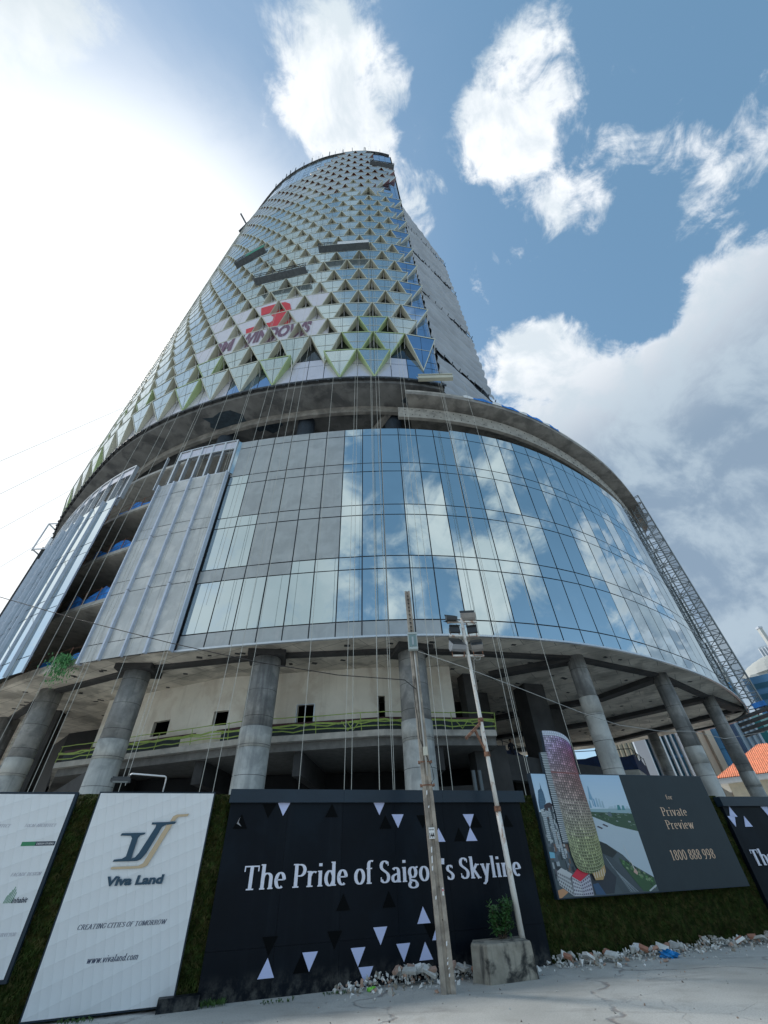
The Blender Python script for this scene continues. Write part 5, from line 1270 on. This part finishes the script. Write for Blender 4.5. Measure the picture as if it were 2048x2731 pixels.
for (m_, t_, f) in tips:
    for _ in range(5):
        p = m_.lerp(t_, f) + Vector((rs.uniform(-.05, .05), rs.uniform(-.05, .05), rs.uniform(-.05, .05))); leaf(q, p, Vector((rs.uniform(-1, 1), rs.uniform(-1, .6), rs.uniform(-.5, .7))), rs.uniform(.07, .13), rs.uniform(.022, .036))
part('foliage', SB, q)

# ================================================================== RUBBLE, BAG, WEEDS
rb = random.Random(21)
COLR = [(.62, .62, .59), (.50, .50, .47), (.72, .72, .70), (.40, .40, .38), (.56, .54, .50), (.78, .78, .77)]
def chunk(mb, c, size, col, flat=.5):  # irregular convex lump
    bm = bmesh.new(); n = rb.randint(7, 11)
    ax = Vector((rb.uniform(.8, 1.4), rb.uniform(.6, 1), rb.uniform(flat, .8)))
    for _ in range(n):
        v = Vector((rb.choice((-1, 1)) * rb.uniform(.6, 1), rb.choice((-1, 1)) * rb.uniform(.6, 1), rb.choice((-1, 1)) * rb.uniform(.6, 1))); bm.verts.new((v.x * ax.x, v.y * ax.y, v.z * ax.z))
    bmesh.ops.convex_hull(bm, input=bm.verts[:]); M_ = Matrix.Rotation(rb.uniform(0, 6.28), 3, Vector((rb.uniform(-1, 1), rb.uniform(-1, 1), rb.uniform(-1, 1))).normalized())
    mb.col = col
    for f in bm.faces: mb.face(*[Vector(c) + M_ @ (v.co * size / 2) for v in f.verts])
    bm.free(); mb.col = (1, 1, 1)
def pile_h(s):
    h_ = 0
    for c_, w, hh in ((3.7, 1.0, .24), (4.6, .5, .22), (5.55, .45, .17), (2.7, .5, .10), (7.4, .7, .16), (8.3, .6, .14), (9.2, .5, .17), (10.1, .8, .14), (11.3, .6, .20), (12.3, .9, .14), (13.6, .8, .16), (14.8, 1.0, .24), (16, 1, .2)):
        h_ = max(h_, hh * math.exp(-((s - c_) / w) ** 2))
    return h_
rbm = MB(RUB)
for k in range(2300):
    s = rb.uniform(2.3, 17.5); hh = pile_h(s)
    if 5.9 < s < 7.0 and rb.random() < .8: continue
    o = .05 + abs(rb.gauss(0, .24 if k % 5 else .5)); size = rb.uniform(.018, .06) if k % 7 else rb.uniform(.06, .11)
    z = max(0, hh * (1 - o / .62)) * rb.random() ** .6
    chunk(rbm, wp(s, z + size * .25, o), size, rb.choice(COLR + [(.45, .30, .23), (.30, .27, .22)]))
rbm.build('rubble', kind='stuff', label='pale crushed concrete rubble heaped along the foot of the hoarding', cat='rubble')
def big(s, o, z, size, col, label, group, rectn=False, dims=None, name='rubble_block'):
    q = MB(RUB); c = wp(s, z, o)
    if rectn:
        M_ = Matrix.Rotation(rb.uniform(-1.2, 1.2), 3, 'Z') @ Matrix.Rotation(rb.uniform(-.6, .6), 3, 'X') @ Matrix.Rotation(rb.uniform(-.5, .5), 3, 'Y'); q.col = col
        bm = bmesh.new(); bmesh.ops.create_cube(bm, size=1)
        for v in bm.verts: v.co = Vector((v.co.x * dims[0] * rb.uniform(.85, 1.1), v.co.y * dims[1] * rb.uniform(.85, 1.1), v.co.z * dims[2] * rb.uniform(.85, 1.1)))
        for f in bm.faces: q.face(*[c + M_ @ v.co for v in f.verts])
        bm.free(); q.col = (1, 1, 1)
    else: chunk(q, c, size, col, .3)
    q.build(name, loc=c, label=label, cat='rubble', group=group)
ORD0 = ['first', 'second', 'third', 'fourth', 'fifth', 'sixth']
PLACES = [(4.05, 'left of the utility pole'), (4.9, 'between the utility pole and the planter'), (7.6, 'right of the planter'), (9.6, 'below the billboard'), (12.4, 'below the right end of the billboard'), (15.0, 'before the rightmost black panel')]
for s0, where in PLACES:
    for kind_ in ('brick', 'lump'):
        n_k = 3 if kind_ == 'brick' else 6
        ss = sorted(s0 - .75 + 1.5 * (k + rb.random()) / n_k for k in range(n_k))
        for k, s in enumerate(ss):
            if 4.15 < s < 4.55: s = 4.12 - .05 * k
            if 5.75 < s < 7.1: s = 5.6 if s < 6.4 else 7.2 + .1 * k
            o = .12 + rb.random() * .3; hh = pile_h(s)
            if kind_ == 'brick': big(s, o, hh * .8 + .02, 0, rb.choice([(.46, .25, .18), (.42, .28, .22), (.38, .18, .12)]), ORD0[k] + ' reddish brick from the left in rubble ' + where, 'broken bricks ' + where, True, (.17, .085, .055), 'broken_brick')
            else: big(s, o, hh * .7 + .02, rb.uniform(.10, .19), rb.choice(COLR), ORD0[k] + ' pale concrete lump from left in rubble ' + where, 'concrete lumps ' + where, k % 2 == 1, (.26, .15, .05))
BGm = mat('blue_plastic', (.01, .20, .52), .3, var=.2)
bm = bmesh.new(); bmesh.ops.create_icosphere(bm, subdivisions=3, radius=1); q = MB(BGm); c = wp(9.55, .055, .62); rr2 = random.Random(2)
for v in bm.verts: v.co = Vector((v.co.x * .19, v.co.y * .12, v.co.z * .07)) * (1 + .22 * math.sin(v.co.x * 9 + v.co.z * 7) + rr2.uniform(-.12, .12))
for f in bm.faces: q.face(*[c + v.co for v in f.verts])
bm.free(); q.build('plastic_bag', loc=c, label='crumpled bright blue plastic bag lying in the rubble below the billboard', cat='plastic bag')
q = MB(mat('green_plastic', (.22, .62, .08), .4)); 
for k in range(6): chunk(q, wp(2.95 + rb.uniform(-.07, .07), .03, .42 + rb.uniform(-.03, .03)), .07, (1, 1, 1))
q.build('plastic_scrap', loc=wp(2.95, 0, .42), label='bright lime green plastic scrap beside the rubble left of the pole', cat='litter')
def weeds(s0, s1, n, hgt, lab, o0=.03):
    q = MB(LEAF); base = wp((s0 + s1) / 2, 0, o0)
    for _ in range(n):
        p = wp(rb.uniform(s0, s1), 0, o0 + rb.uniform(0, .18)); hh = hgt * rb.uniform(.4, 1)
        for _k in range(4):
            d = Vector((rb.uniform(-1, 1), rb.uniform(-1, 1), rb.uniform(.6, 2))).normalized() * hh * .6; sd = Vector((-d.y, d.x, 0)).normalized() * .008; pm = p + d * .5 + Vector((0, 0, hh * .2)); q.face(p, pm + sd, p + d + Vector((0, 0, hh * .1)), pm - sd)
    q.build('weed', loc=base, label=lab, cat='weed')
weeds(.05, .45, 46, .16, 'tuft of green weeds at the left foot of the slogan panel'); weeds(1.0, 1.6, 26, .08, 'sparse low weeds in the paving crack below the slogan panel', .3); weeds(2.1, 2.5, 30, .07, 'low dry weeds beside the left tail of the rubble', .2)
weeds(-2.0, -1.5, 30, .10, 'low weeds under the white developer panel')
q = MB(DARKP); wbox(q, -.62, .02, .0, .16, .03, .22); q.build('kerb_block', loc=wp(-.3, 0, .1), label='dark low box at the foot of the turf strip left of the slogan panel', cat='block')
pb = MB(RUB)
for k in range(420):
    x = rb.uniform(-6, 14); y = rb.uniform(7.2, 14); 
    if (Vector((x, y, 0)) - WP0).dot(WN) < .1: continue
    chunk(pb, (x, y, .004), rb.uniform(.008, .035) * (1.6 if rb.random() < .05 else 1), rb.choice([(.30, .29, .26), (.5, .5, .47), (.16, .14, .12), (.40, .30, .24)]))
pb.build('loose_gravel', kind='stuff', label='loose grit and small chips scattered over the pavement', cat='gravel')
# soil strip at the wall foot
# ================================================================== ROPES, CABLES, CRADLES
ropes = [(-37.45, 150, 2.5), (-37.1, 150, 2.5), (-29.9, 120, 2.5), (-29.6, 120, 4.4), (-22.0, 150, 2.2), (-20.5, 150, 2.2), (-19.0, 150, 2.2), (-11.6, 150, 2.2), (-6.0, 66, 2.2), (-5.4, 66, 2.2), (-2.0, 66, 2.2), (-1.7, 66, 2.2), (-.65, 66, 2.2), (.1, 150, 2.2), (5.7, 150, 2.2), (6.6, 150, 2.2), (14.9, 120, 2.5), (15.3, 120, 2.5), (15.55, 120, 2.5), (20.6, 34, 2.5), (-41.3, 150, 5), (-40.2, 150, 5), (-43.4, 150, 5), (-33.6, 150, 8), (-24.8, 150, 12), (-26.3, 130, 12)]
cnt_ = {}; ropes.sort(); ORD = ['first', 'second', 'third', 'fourth', 'fifth', 'sixth', 'seventh', 'eighth', 'ninth', 'tenth']
for i, (az, ztp, zbt) in enumerate(ropes):
    s, d = T.s_az(az, 1.35) if az < 15.7 else (0, 21.8)
    if az >= 14.5: d = 20.6 if az < 16 else 21.7
    p = polar(az, d); q = MB(ROPE); ztp = min(ztp, ZROOF + .5)
    ex = rnd.uniform(-.12, .12); q.tube([(p.x + ex, p.y, zbt), (p.x + ex * .5, p.y, 15), (p.x, p.y, 30), (p.x, p.y, ztp)], .012, 5)
    side = 'over the dark open floors' if az < -30 else ('over the grey filmed glazing' if az < -8 else ('over the middle of the glazing' if az < 8 else 'over the right part of the glazing'))
    q.build('rope', loc=(p.x + ex, p.y, zbt), label=ORD[cnt_.setdefault(side, 0)] + ' thin hanging rope from the left ' + side, cat='rope', group='hanging ropes ' + side); cnt_[side] += 1
def cable(name, pts, r, label, m=BLACKM):
    P = [(p[0], p[1]) for p in pts]; q = MB(m); q.tube(pts, r, 6); q.build(name, loc=pts[0], label=label, cat='cable', smooth=True)
cable('overhead_cable', [(-19, 11.75, 11.2), (-16, 11.6, 10.0), (-12.5, 11.4, 8.65), (-9.54, 11.25, 7.68), (-6.2, 11.05, 6.67), (-3.67, 10.9, 5.98), (-1.4, 10.8, 5.49), (.34, 10.68, 5.25), (.6, 10.62, 5.0)], .011, 'black overhead cable sagging from upper left to the utility pole')
cable('overhead_cable', [(.75, 10.62, 5.95), (2.13, 11.83, 5.91), (4.05, 13.4, 5.74), (6.5, 15.4, 5.49), (8.4, 16.9, 5.37), (11, 19, 5.55), (13.9, 21.5, 6.0), (17, 24, 6.1), (24, 30, 7.5)], .010, 'pale twisted cable running from the pole lamp down to the right', MATS['conduit'])
def cradle(s, z, length, label, panel=None, tilt=0.0):
    o0 = T.at(s, 2.0); t_ = thing('work_cradle', label, 'work cradle', (*o0, z), 'work cradles on the tower')
    a = Vector((*T.at(s - length / 2, 2.1), z - tilt)); c = Vector((*T.at(s + length / 2, 2.1), z + tilt)); d = (c - a).normalized(); nn = Vector((d.y, -d.x, 0))
    q = MB(mat('cradle_deck', (.13, .15, .17), .6, metal=.3, var=.2)); q.beam(a - nn * .0, c - nn * .0, .8, .10)
    for k in range(14): p = a.lerp(c, (k + .5) / 14) - Vector((0, 0, .09)); q.beam(p - nn * .4, p + nn * .4, .08, .06)
    part('deck', t_, q)
    q = MB(STEEL)
    for zz in (.5, 1.1):
        for sd in (-.40, .40): q.beam(a + nn * sd + Vector((0, 0, zz)), c + nn * sd + Vector((0, 0, zz)), .06)
    for k in range(9):
        for sd in (-.40, .40): p = a.lerp(c, k / 8) + nn * sd; q.beam(p, p + Vector((0, 0, 1.1)), .05)
    part('rail', t_, q)
    if panel: q = MB(panel); p = a.lerp(c, .38) + nn * .43; p2 = a.lerp(c, 1) + nn * .43; q.face(p, p2, p2 + Vector((0, 0, 1.0)), p + Vector((0, 0, 1.0))); part('side_sheet', t_, q)
    q = MB(ROPE)
    for f in (.04, .96): p = a.lerp(c, f); q.tube([p, (p.x, p.y, min(ZROOF + 2, z + 60))], .012, 4)
    part('suspension_rope', t_, q)
cradle(-3.4, 62.7, 6.3, 'central work cradle with a white side sheet hanging before the facets', WHITEP)
cradle(-10.7, 56.0, 6.4, 'lower left work cradle hanging above the red emblem', None, -.1)
cradle(-16.8, 68.0, 4.4, 'small left work cradle with a green net', mat('green_net', (.03, .30, .18), .7), .8)
cradle(2.9, 119.0, 5.0, 'topmost work cradle near the right corner of the roof')
# crane arm and platform on the left edge of the tower
CR = thing('davit_arm', 'dark slanting platform and lattice arm sticking out from the left edge of the tower', 'davit', (*T.at(-40, 1), 150 - 40))
q = MB(STEEL); a = polar(-46.9, 47, 1.65 + 47 * 2.70); c = polar(-45.0, 43, 1.65 + 43 * 3.2); q.beam(a, c, 2.0, .5); part('platform', CR, q)
q = MB(STEEL); a = polar(-46.4, 47, 1.65 + 47 * 2.85); c = polar(-50.3, 47, 1.65 + 47 * 2.93)
for e in (Vector((0, 0, 0)), Vector((0, 0, .8))): q.beam(a + e, c + e, .16)
for k in range(10): q.beam(a.lerp(c, k / 10), a.lerp(c, (k + 1) / 10) + Vector((0, 0, .8)), .08)
part('arm', CR, q)
# hoist shaft on the far left, and the lattice hoist mast on the right
HL = thing('hoist_tower', 'dark hoist shaft with a small cage on top beyond the left edge of the podium', 'hoist', polar(-46.1, 58, 0))
q = MB(STEEL); c = polar(-46.05, 58, 17); q.box(c, (1.5, 1.5, 31), .8); part('shaft', HL, q)
q = MB(ALU)
c = polar(-46.3, 58, 0)
for sx_ in (-.9, .9):
    for sy in (-.9, .9): q.beam((c.x + sx_, c.y + sy, 32), (c.x + sx_, c.y + sy, 36.2), .12)
for z in (32.2, 36.2):
    for a, b2 in (((-.9, -.9), (.9, -.9)), ((.9, -.9), (.9, .9)), ((.9, .9), (-.9, .9)), ((-.9, .9), (-.9, -.9))): q.beam((c.x + a[0], c.y + a[1], z), (c.x + b2[0], c.y + b2[1], z), .12)
q.cyl(c.x + .2, c.y, 32.4, 34.4, .5, seg=10); part('cage', HL, q)
q = MB(ROPE)
for k in range(4):
    a = polar(-45.6 - .2 * k, 56, 36 + 9 * k); c = polar(-53 - k * 1.6, 46, 16 + k * 4); q.tube([a, c], .018, 4)
part('stay_cable', HL, q)
LAT = mat('galvanised_lattice', (.22, .24, .25), .5, metal=.3, var=.2)
HR = thing('hoist_mast', 'steel lattice hoist mast with netting beside the right edge of the glass podium', 'hoist', polar(39.3, 46.5, 0))
cx, cy = polar(39.05, 46.5).xy; e1_ = Vector((math.cos(R(39)), -math.sin(R(39)), 0)); e2_ = Vector((math.sin(R(39)), math.cos(R(39)), 0))
q = MB(LAT); hw = .64
def hp(u, v, z): return Vector((cx, cy, z)) + e1_ * u * hw + e2_ * v * hw
zt = 33.2
for u in (-1, 1, -.1):
    for v in (-1, 1): q.beam(hp(u, v, 10), hp(u, v, zt), .085)
k = 0; z = 10.5
while z < zt - .2:
    for (u0, v0), (u1, v1) in (((-1, -1), (1, -1)), ((1, -1), (1, 1)), ((1, 1), (-1, 1)), ((-1, 1), (-1, -1))):
        q.beam(hp(u0, v0, z), hp(u1, v1, z), .06); q.beam(hp(u0, v0, z), hp(u1, v1, min(z + .9, zt)) if k % 2 else hp(u0, v0, z), .05) if k % 2 else q.beam(hp(u1, v1, z), hp(u0, v0, min(z + .9, zt)), .05)
    z += .9; k += 1
part('lattice', HR, q)
nm = mat('hoist_netting', (.20, .23, .26), .9, alpha=.45)
q = MB(nm); q.face(hp(-.1, -1.03, 10), hp(1.03, -1.03, 10), hp(1.03, -1.03, zt - 1.4), hp(-.1, -1.03, zt - 1.4)); q.face(hp(1.03, -1.03, 10), hp(1.03, 1.03, 10), hp(1.03, 1.03, zt - 1.4), hp(1.03, -1.03, zt - 1.4)); part('netting', HR, q)
q = MB(STEEL)
for k in range(4): q.beam(hp(-2.6, -1 + .3 * k, 9.7 - .35 * k), hp(2.0, -1.2 + .4 * k, 10.2 - .35 * k), .35, .2)
q.use(BLUENET); q.beam(hp(-.2, -1.2, 10.4), hp(1.2, -1.2, 10.5), .3, .35); part('landing_platform', HR, q)
pe = PD.at(HI, .1)
# bent end of the trim at the right tip of the podium
# hanging plant on the slab edge, left
q = MB(mat('hanging_leaf', (.10, .30, .10), .6, var=.5, vscale=3)); c = Vector((*PD.at(-19.0, .2), 11.45))
for _ in range(900):
    p = c + Vector((rb.gauss(0, .34), rb.gauss(0, .25), -abs(rb.gauss(0, .6)) + .15)); l = rb.uniform(.10, .28); d = Vector((rb.uniform(-.5, .5), rb.uniform(-.5, .5), -1)).normalized() * l; sd = Vector((rb.uniform(-1, 1), rb.uniform(-1, 1), .2)).normalized() * .03
    q.face(p, p + d * .5 + sd, p + d, p + d * .5 - sd)
q.build('hanging_plant', loc=c, label='bright green creeper hanging over the slab edge at the lower left', cat='plant')

# ================================================================== PERSON on the mezzanine
pz = 7.3; pxy = polar(14.1, 37.9)
me = bpy.data.meshes.new('person'); pn = bpy.data.objects.new('person', me); COL.objects.link(pn); pn.location = (pxy.x, pxy.y, pz)
J = {'pel': (0, 0, .95, .15), 'ab': (0, -.01, 1.12, .135), 'ch': (0, -.02, 1.33, .16), 'nk': (0, -.03, 1.50, .06), 'hd': (0, -.05, 1.62, .09), 'tp': (0, -.05, 1.73, .07),
     'hl': (-.10, 0, .90, .095), 'kl': (-.12, -.04, .50, .065), 'al': (-.13, .02, .09, .045), 'fl': (-.14, -.14, .04, .04), 'hr': (.10, 0, .90, .095), 'kr': (.12, -.01, .50, .065), 'ar': (.13, .05, .09, .045), 'fr': (.14, -.10, .04, .04),
     'sl': (-.19, -.01, 1.40, .06), 'el': (-.27, -.08, 1.14, .045), 'wl': (-.20, -.30, 1.02, .034), 'gl': (-.18, -.37, 1.03, .03), 'sr': (.19, -.01, 1.40, .06), 'er': (.28, -.06, 1.14, .045), 'wr': (.24, -.26, 1.00, .034), 'gr': (.22, -.33, 1.02, .03)}
keys = list(J); E_ = [('pel', 'ab'), ('ab', 'ch'), ('ch', 'nk'), ('nk', 'hd'), ('hd', 'tp'), ('pel', 'hl'), ('hl', 'kl'), ('kl', 'al'), ('al', 'fl'), ('pel', 'hr'), ('hr', 'kr'), ('kr', 'ar'), ('ar', 'fr'), ('ch', 'sl'), ('sl', 'el'), ('el', 'wl'), ('wl', 'gl'), ('ch', 'sr'), ('sr', 'er'), ('er', 'wr'), ('wr', 'gr')]
me.from_pydata([J[k][:3] for k in keys], [(keys.index(a), keys.index(b2)) for a, b2 in E_], []); me.materials.append(CLOTH)
sm_ = pn.modifiers.new('skin', 'SKIN'); sm_.use_smooth_shade = True
for i, k in enumerate(keys): me.skin_vertices[0].data[i].radius = (J[k][3], J[k][3])
me.skin_vertices[0].data[0].use_root = True; pn.modifiers.new('sub', 'SUBSURF').levels = 2
WL[pn.name] = (pxy.x, pxy.y, pz)
tag(pn, 'person in dark work clothes standing behind the blue netting, leaning on the rail', 'person')
q = MB(BLACKM); bm = bmesh.new(); bmesh.ops.create_uvsphere(bm, u_segments=16, v_segments=10, radius=.105)
for f in bm.faces: q.face(*[Vector((pxy.x, pxy.y - .035, pz + 1.70)) + v.co for v in f.verts])
bm.free(); part('hair', pn, q, smooth=True)
q = MB(SKIN); fc_ = Vector((pxy.x, pxy.y - .11, pz + 1.63)); bm = bmesh.new(); bmesh.ops.create_uvsphere(bm, u_segments=16, v_segments=12, radius=.075)
for v in bm.verts: v.co = Vector((v.co.x, v.co.y * .8, v.co.z * 1.35))
for f in bm.faces: q.face(*[fc_ + v.co for v in f.verts])
bm.free(); q.box(fc_ + Vector((0, -.068, -.01)), (.022, .03, .045)); q.use(BLACKM)
for sd in (-1, 1): q.box(fc_ + Vector((sd * .028, -.058, .02)), (.02, .008, .010))
q.box(fc_ + Vector((0, -.055, -.05)), (.04, .008, .008)); part('face', pn, q)

# ================================================================== BACKGROUND ON THE RIGHT
def tower_block(name, az0, az1, d, z1, m, label, depth=18, z0=0, rot=None):
    a = polar(az0, d); c = polar(az1, d); t_ = thing(name, label, 'building', a.lerp(c, .5))
    dv_ = (c - a).normalized(); nb = Vector((-dv_.y, dv_.x, 0)); q = MB(m)
    q.slab([a.xy[:], c.xy[:], (c + nb * depth).xy[:], (a + nb * depth).xy[:]], z0, z1); part('wall', t_, q); return t_, a, c, dv_, nb
def bands(t_, a, c, dv_, z0, z1, step, hgt, m, name='window_band', o=.06, inset=.4):
    q = MB(m); z = z0; nf = Vector((dv_.y, -dv_.x, 0))
    while z < z1:
        p0 = a + dv_ * inset + nf * o; p1 = c - dv_ * inset + nf * o; q.face((*p0.xy, z), (*p1.xy, z), (*p1.xy, z + hgt), (*p0.xy, z + hgt)); z += step
    part(name, t_, q)
def cols_(t_, a, c, dv_, z0, z1, n, w, m, name='fin', o=.25):
    q = MB(m); nf = Vector((dv_.y, -dv_.x, 0))
    for k in range(n + 1): p = a.lerp(c, k / n) + nf * o; q.beam((*p.xy, z0), (*p.xy, z1), w, .5)
    part(name, t_, q)
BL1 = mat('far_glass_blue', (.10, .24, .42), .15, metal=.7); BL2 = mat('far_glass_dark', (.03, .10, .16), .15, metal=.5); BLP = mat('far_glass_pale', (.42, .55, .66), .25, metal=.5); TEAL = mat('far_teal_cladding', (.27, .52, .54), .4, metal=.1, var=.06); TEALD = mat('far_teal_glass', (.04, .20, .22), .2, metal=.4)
HAZY = mat('far_hazed_cladding', (.42, .49, .55), .7); HZB = mat('far_hazed_cream', (.46, .48, .47), .7); BRN = mat('far_brown_cladding', (.68, .50, .38), .7, var=.05); GRW = mat('far_grey_white', (.50, .54, .60), .6)  # distance haze mixed into the pale and cream cladding colours
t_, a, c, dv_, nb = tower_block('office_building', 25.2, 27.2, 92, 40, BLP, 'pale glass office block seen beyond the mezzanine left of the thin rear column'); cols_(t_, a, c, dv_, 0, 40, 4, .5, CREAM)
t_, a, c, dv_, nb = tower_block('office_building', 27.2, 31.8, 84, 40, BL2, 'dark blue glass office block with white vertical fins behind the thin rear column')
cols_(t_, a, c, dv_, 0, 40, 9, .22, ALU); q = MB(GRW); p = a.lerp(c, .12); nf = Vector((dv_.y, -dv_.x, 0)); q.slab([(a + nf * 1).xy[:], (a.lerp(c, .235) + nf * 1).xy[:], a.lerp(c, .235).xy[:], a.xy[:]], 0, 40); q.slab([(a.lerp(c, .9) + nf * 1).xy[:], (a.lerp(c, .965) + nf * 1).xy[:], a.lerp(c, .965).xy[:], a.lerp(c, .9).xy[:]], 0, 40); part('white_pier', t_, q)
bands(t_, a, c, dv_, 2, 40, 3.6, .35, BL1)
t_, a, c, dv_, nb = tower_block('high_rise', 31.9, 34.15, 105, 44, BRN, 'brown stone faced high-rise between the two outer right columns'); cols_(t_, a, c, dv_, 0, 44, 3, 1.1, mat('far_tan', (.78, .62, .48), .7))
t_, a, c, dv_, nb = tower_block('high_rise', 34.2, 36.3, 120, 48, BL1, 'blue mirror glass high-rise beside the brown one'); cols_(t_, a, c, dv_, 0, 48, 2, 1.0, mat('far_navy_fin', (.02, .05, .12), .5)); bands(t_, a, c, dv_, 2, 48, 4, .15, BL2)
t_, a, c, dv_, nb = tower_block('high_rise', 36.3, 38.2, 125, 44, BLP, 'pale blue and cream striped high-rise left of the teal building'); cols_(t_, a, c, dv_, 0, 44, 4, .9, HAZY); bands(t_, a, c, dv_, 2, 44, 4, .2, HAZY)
t_, a, c, dv_, nb = tower_block('high_rise', 38.3, 47, 95, 1.65 + 95 * .178, TEAL, 'teal clad building with small square windows at the right edge'); 
q = MB(TEALD)
for i in range(8):
    for j in range(4):
        p = a + dv_ * (2.6 + i * 2.0) + Vector((dv_.y, -dv_.x, 0)) * .08; z = 1.65 + 95 * .178 - 3.0 - j * 3.1
        q.face((*p.xy, z), (*(p + dv_ * 1.2).xy, z), (*(p + dv_ * 1.2).xy, z + 1.7), (*p.xy, z + 1.7))
p = a + Vector((dv_.y, -dv_.x, 0)) * .1; q.face((*p.xy, 0), (*(p + dv_ * 1.4).xy, 0), (*(p + dv_ * .9).xy, 18), (*p.xy, 18)); part('window', t_, q)
t_, a, c, dv_, nb = tower_block('high_rise', 39.3, 47, 150, 1.65 + 150 * .236, BL1, 'dark blue banded high-rise rising behind the teal building'); bands(t_, a, c, dv_, 8, 36, 2.6, 1.3, BL2)
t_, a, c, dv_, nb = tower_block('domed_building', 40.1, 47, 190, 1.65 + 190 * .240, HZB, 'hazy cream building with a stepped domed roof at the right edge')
q = MB(HZB)
for k in range(6):
    f = k / 6; r_ = 13 * math.cos(f * 1.25); p = polar(43.0, 200); q.cyl(p.x, p.y, 1.65 + 190 * .240 + k * .95, 1.65 + 190 * .240 + k * .95 + .9, r_, seg=26)
part('dome', t_, q); bands(t_, a, c, dv_, 30, 46, 2.8, 1.5, BLP)
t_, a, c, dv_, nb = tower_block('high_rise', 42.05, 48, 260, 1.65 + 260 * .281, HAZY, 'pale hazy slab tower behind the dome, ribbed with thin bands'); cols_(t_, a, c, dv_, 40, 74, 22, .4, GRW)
t_ = thing('chimney', 'slender pale shaft rising above the hazy slab tower', 'tower', polar(43.1, 250)); p = polar(43.1, 250); q = MB(HZB); q.box((p.x, p.y, (1.65 + 250 * .312) / 2), (1.5, 1.5, 1.65 + 250 * .312)); part('shaft', t_, q); q = MB(GRW); q.box((p.x, p.y, 1.65 + 250 * .312), (1.9, 1.9, .8)); part('cap', t_, q)
# house with the orange tiled hip roof
HZ = thing('house', 'cream villa with an orange tiled hip roof behind the outermost right column', 'house', polar(37, 66))
A_ = polar(32.9, 62); B_ = polar(43, 62); dv_ = (B_ - A_).normalized(); nb = Vector((-dv_.y, dv_.x, 0)); ez = 1.65 + 62 * .096
q = MB(CREAM); i0 = A_ + dv_ * .9 + nb * .9; i1 = B_ - dv_ * .9 + nb * .9; q.slab([i0.xy[:], i1.xy[:], (i1 + nb * 9).xy[:], (i0 + nb * 9).xy[:]], 0, ez); q.use(WHITEP); q.slab([(A_ + nb * .05).xy[:], (B_ + nb * .05).xy[:], (B_ + nb * 10.6).xy[:], (A_ + nb * 10.6).xy[:]], ez - .45, ez); part('wall', HZ, q)
q = MB(TILE); rz_ = 1.65 + 67 * .136; r0 = A_ + dv_ * 5.0 + nb * 5.3; r1 = B_ - dv_ * 5 + nb * 5.3; e0 = A_; e1 = B_; e2 = B_ + nb * 10.6; e3 = A_ + nb * 10.6
V3 = lambda p, z: Vector((p.x, p.y, z))
# tiles as shallow ribs running up the slope
nr = 60
for k in range(nr):
    f0 = k / nr; f1 = (k + 1) / nr; l0 = e0.lerp(e1, f0); l1 = e0.lerp(e1, f1)
    def up_(f): s_ = f * (e1 - e0).length; L0 = 5.0; Lt = (e1 - e0).length; return min(1, s_ / L0, (Lt - s_) / L0)
    u0, u1 = up_(f0), up_(f1); t0 = l0 + nb * 5.3 * u0; t1 = l1 + nb * 5.3 * u1; zz0 = ez + (rz_ - ez) * u0; zz1 = ez + (rz_ - ez) * u1; mid0 = l0.lerp(l1, .5); mid1 = t0.lerp(t1, .5)
    q.face(V3(l0, ez), V3(mid0, ez + .09), V3(mid1, (zz0 + zz1) / 2 + .09), V3(t0, zz0)); q.face(V3(mid0, ez + .09), V3(l1, ez), V3(t1, zz1), V3(mid1, (zz0 + zz1) / 2 + .09))
q.face(V3(e0, ez), V3(r0, rz_), V3(e3, ez)); q.face(V3(e1, ez), V3(e2, ez), V3(r1, rz_)); q.face(V3(e2, ez), V3(e3, ez), V3(r0, rz_), V3(r1, rz_)); part('roof', HZ, q)
q = MB(mat('far_brown_opening', (.16, .10, .06), .7)); nf = -nb
for k in range(4):
    cxx = i0 + dv_ * (1.6 + k * 3.0) - nb * .04; pts = [cxx + Vector((0, 0, 2.6)), cxx + dv_ * 1.9 + Vector((0, 0, 2.6))] + [cxx + dv_ * (.95 + .95 * math.cos(R(t))) + Vector((0, 0, 4.9 + 1.0 * math.sin(R(t)))) for t in range(0, 181, 20)]; q.face(*pts)
part('arched_window', HZ, q)
TR_ = thing('tree', 'small bright green tree at the right edge in front of the villa', 'tree', polar(39.6, 42))
p = polar(39.6, 42); q = MB(BARK); q.tube([(p.x, p.y, 0), (p.x + .1, p.y, 2), (p.x, p.y, 3.4)], .14, 8, .05); part('trunk', TR_, q, smooth=True)
q = MB(LEAF)
for _ in range(2600):
    v = Vector((rb.gauss(0, 1), rb.gauss(0, 1), rb.gauss(0, .8))); v = v.normalized() * rb.random() ** .4; c = Vector((p.x + v.x * 1.7 + .8, p.y + v.y * 1.6, 3.6 + v.z * 1.4)); d = Vector((rb.uniform(-1, 1), rb.uniform(-1, 1), rb.uniform(-1, 1))).normalized() * .16; sd = d.cross(Vector((rb.uniform(-1, 1), rb.uniform(-1, 1), 1))).normalized() * .06; q.face(c, c + d * .5 + sd, c + d, c + d * .5 - sd)
part('crown', TR_, q)
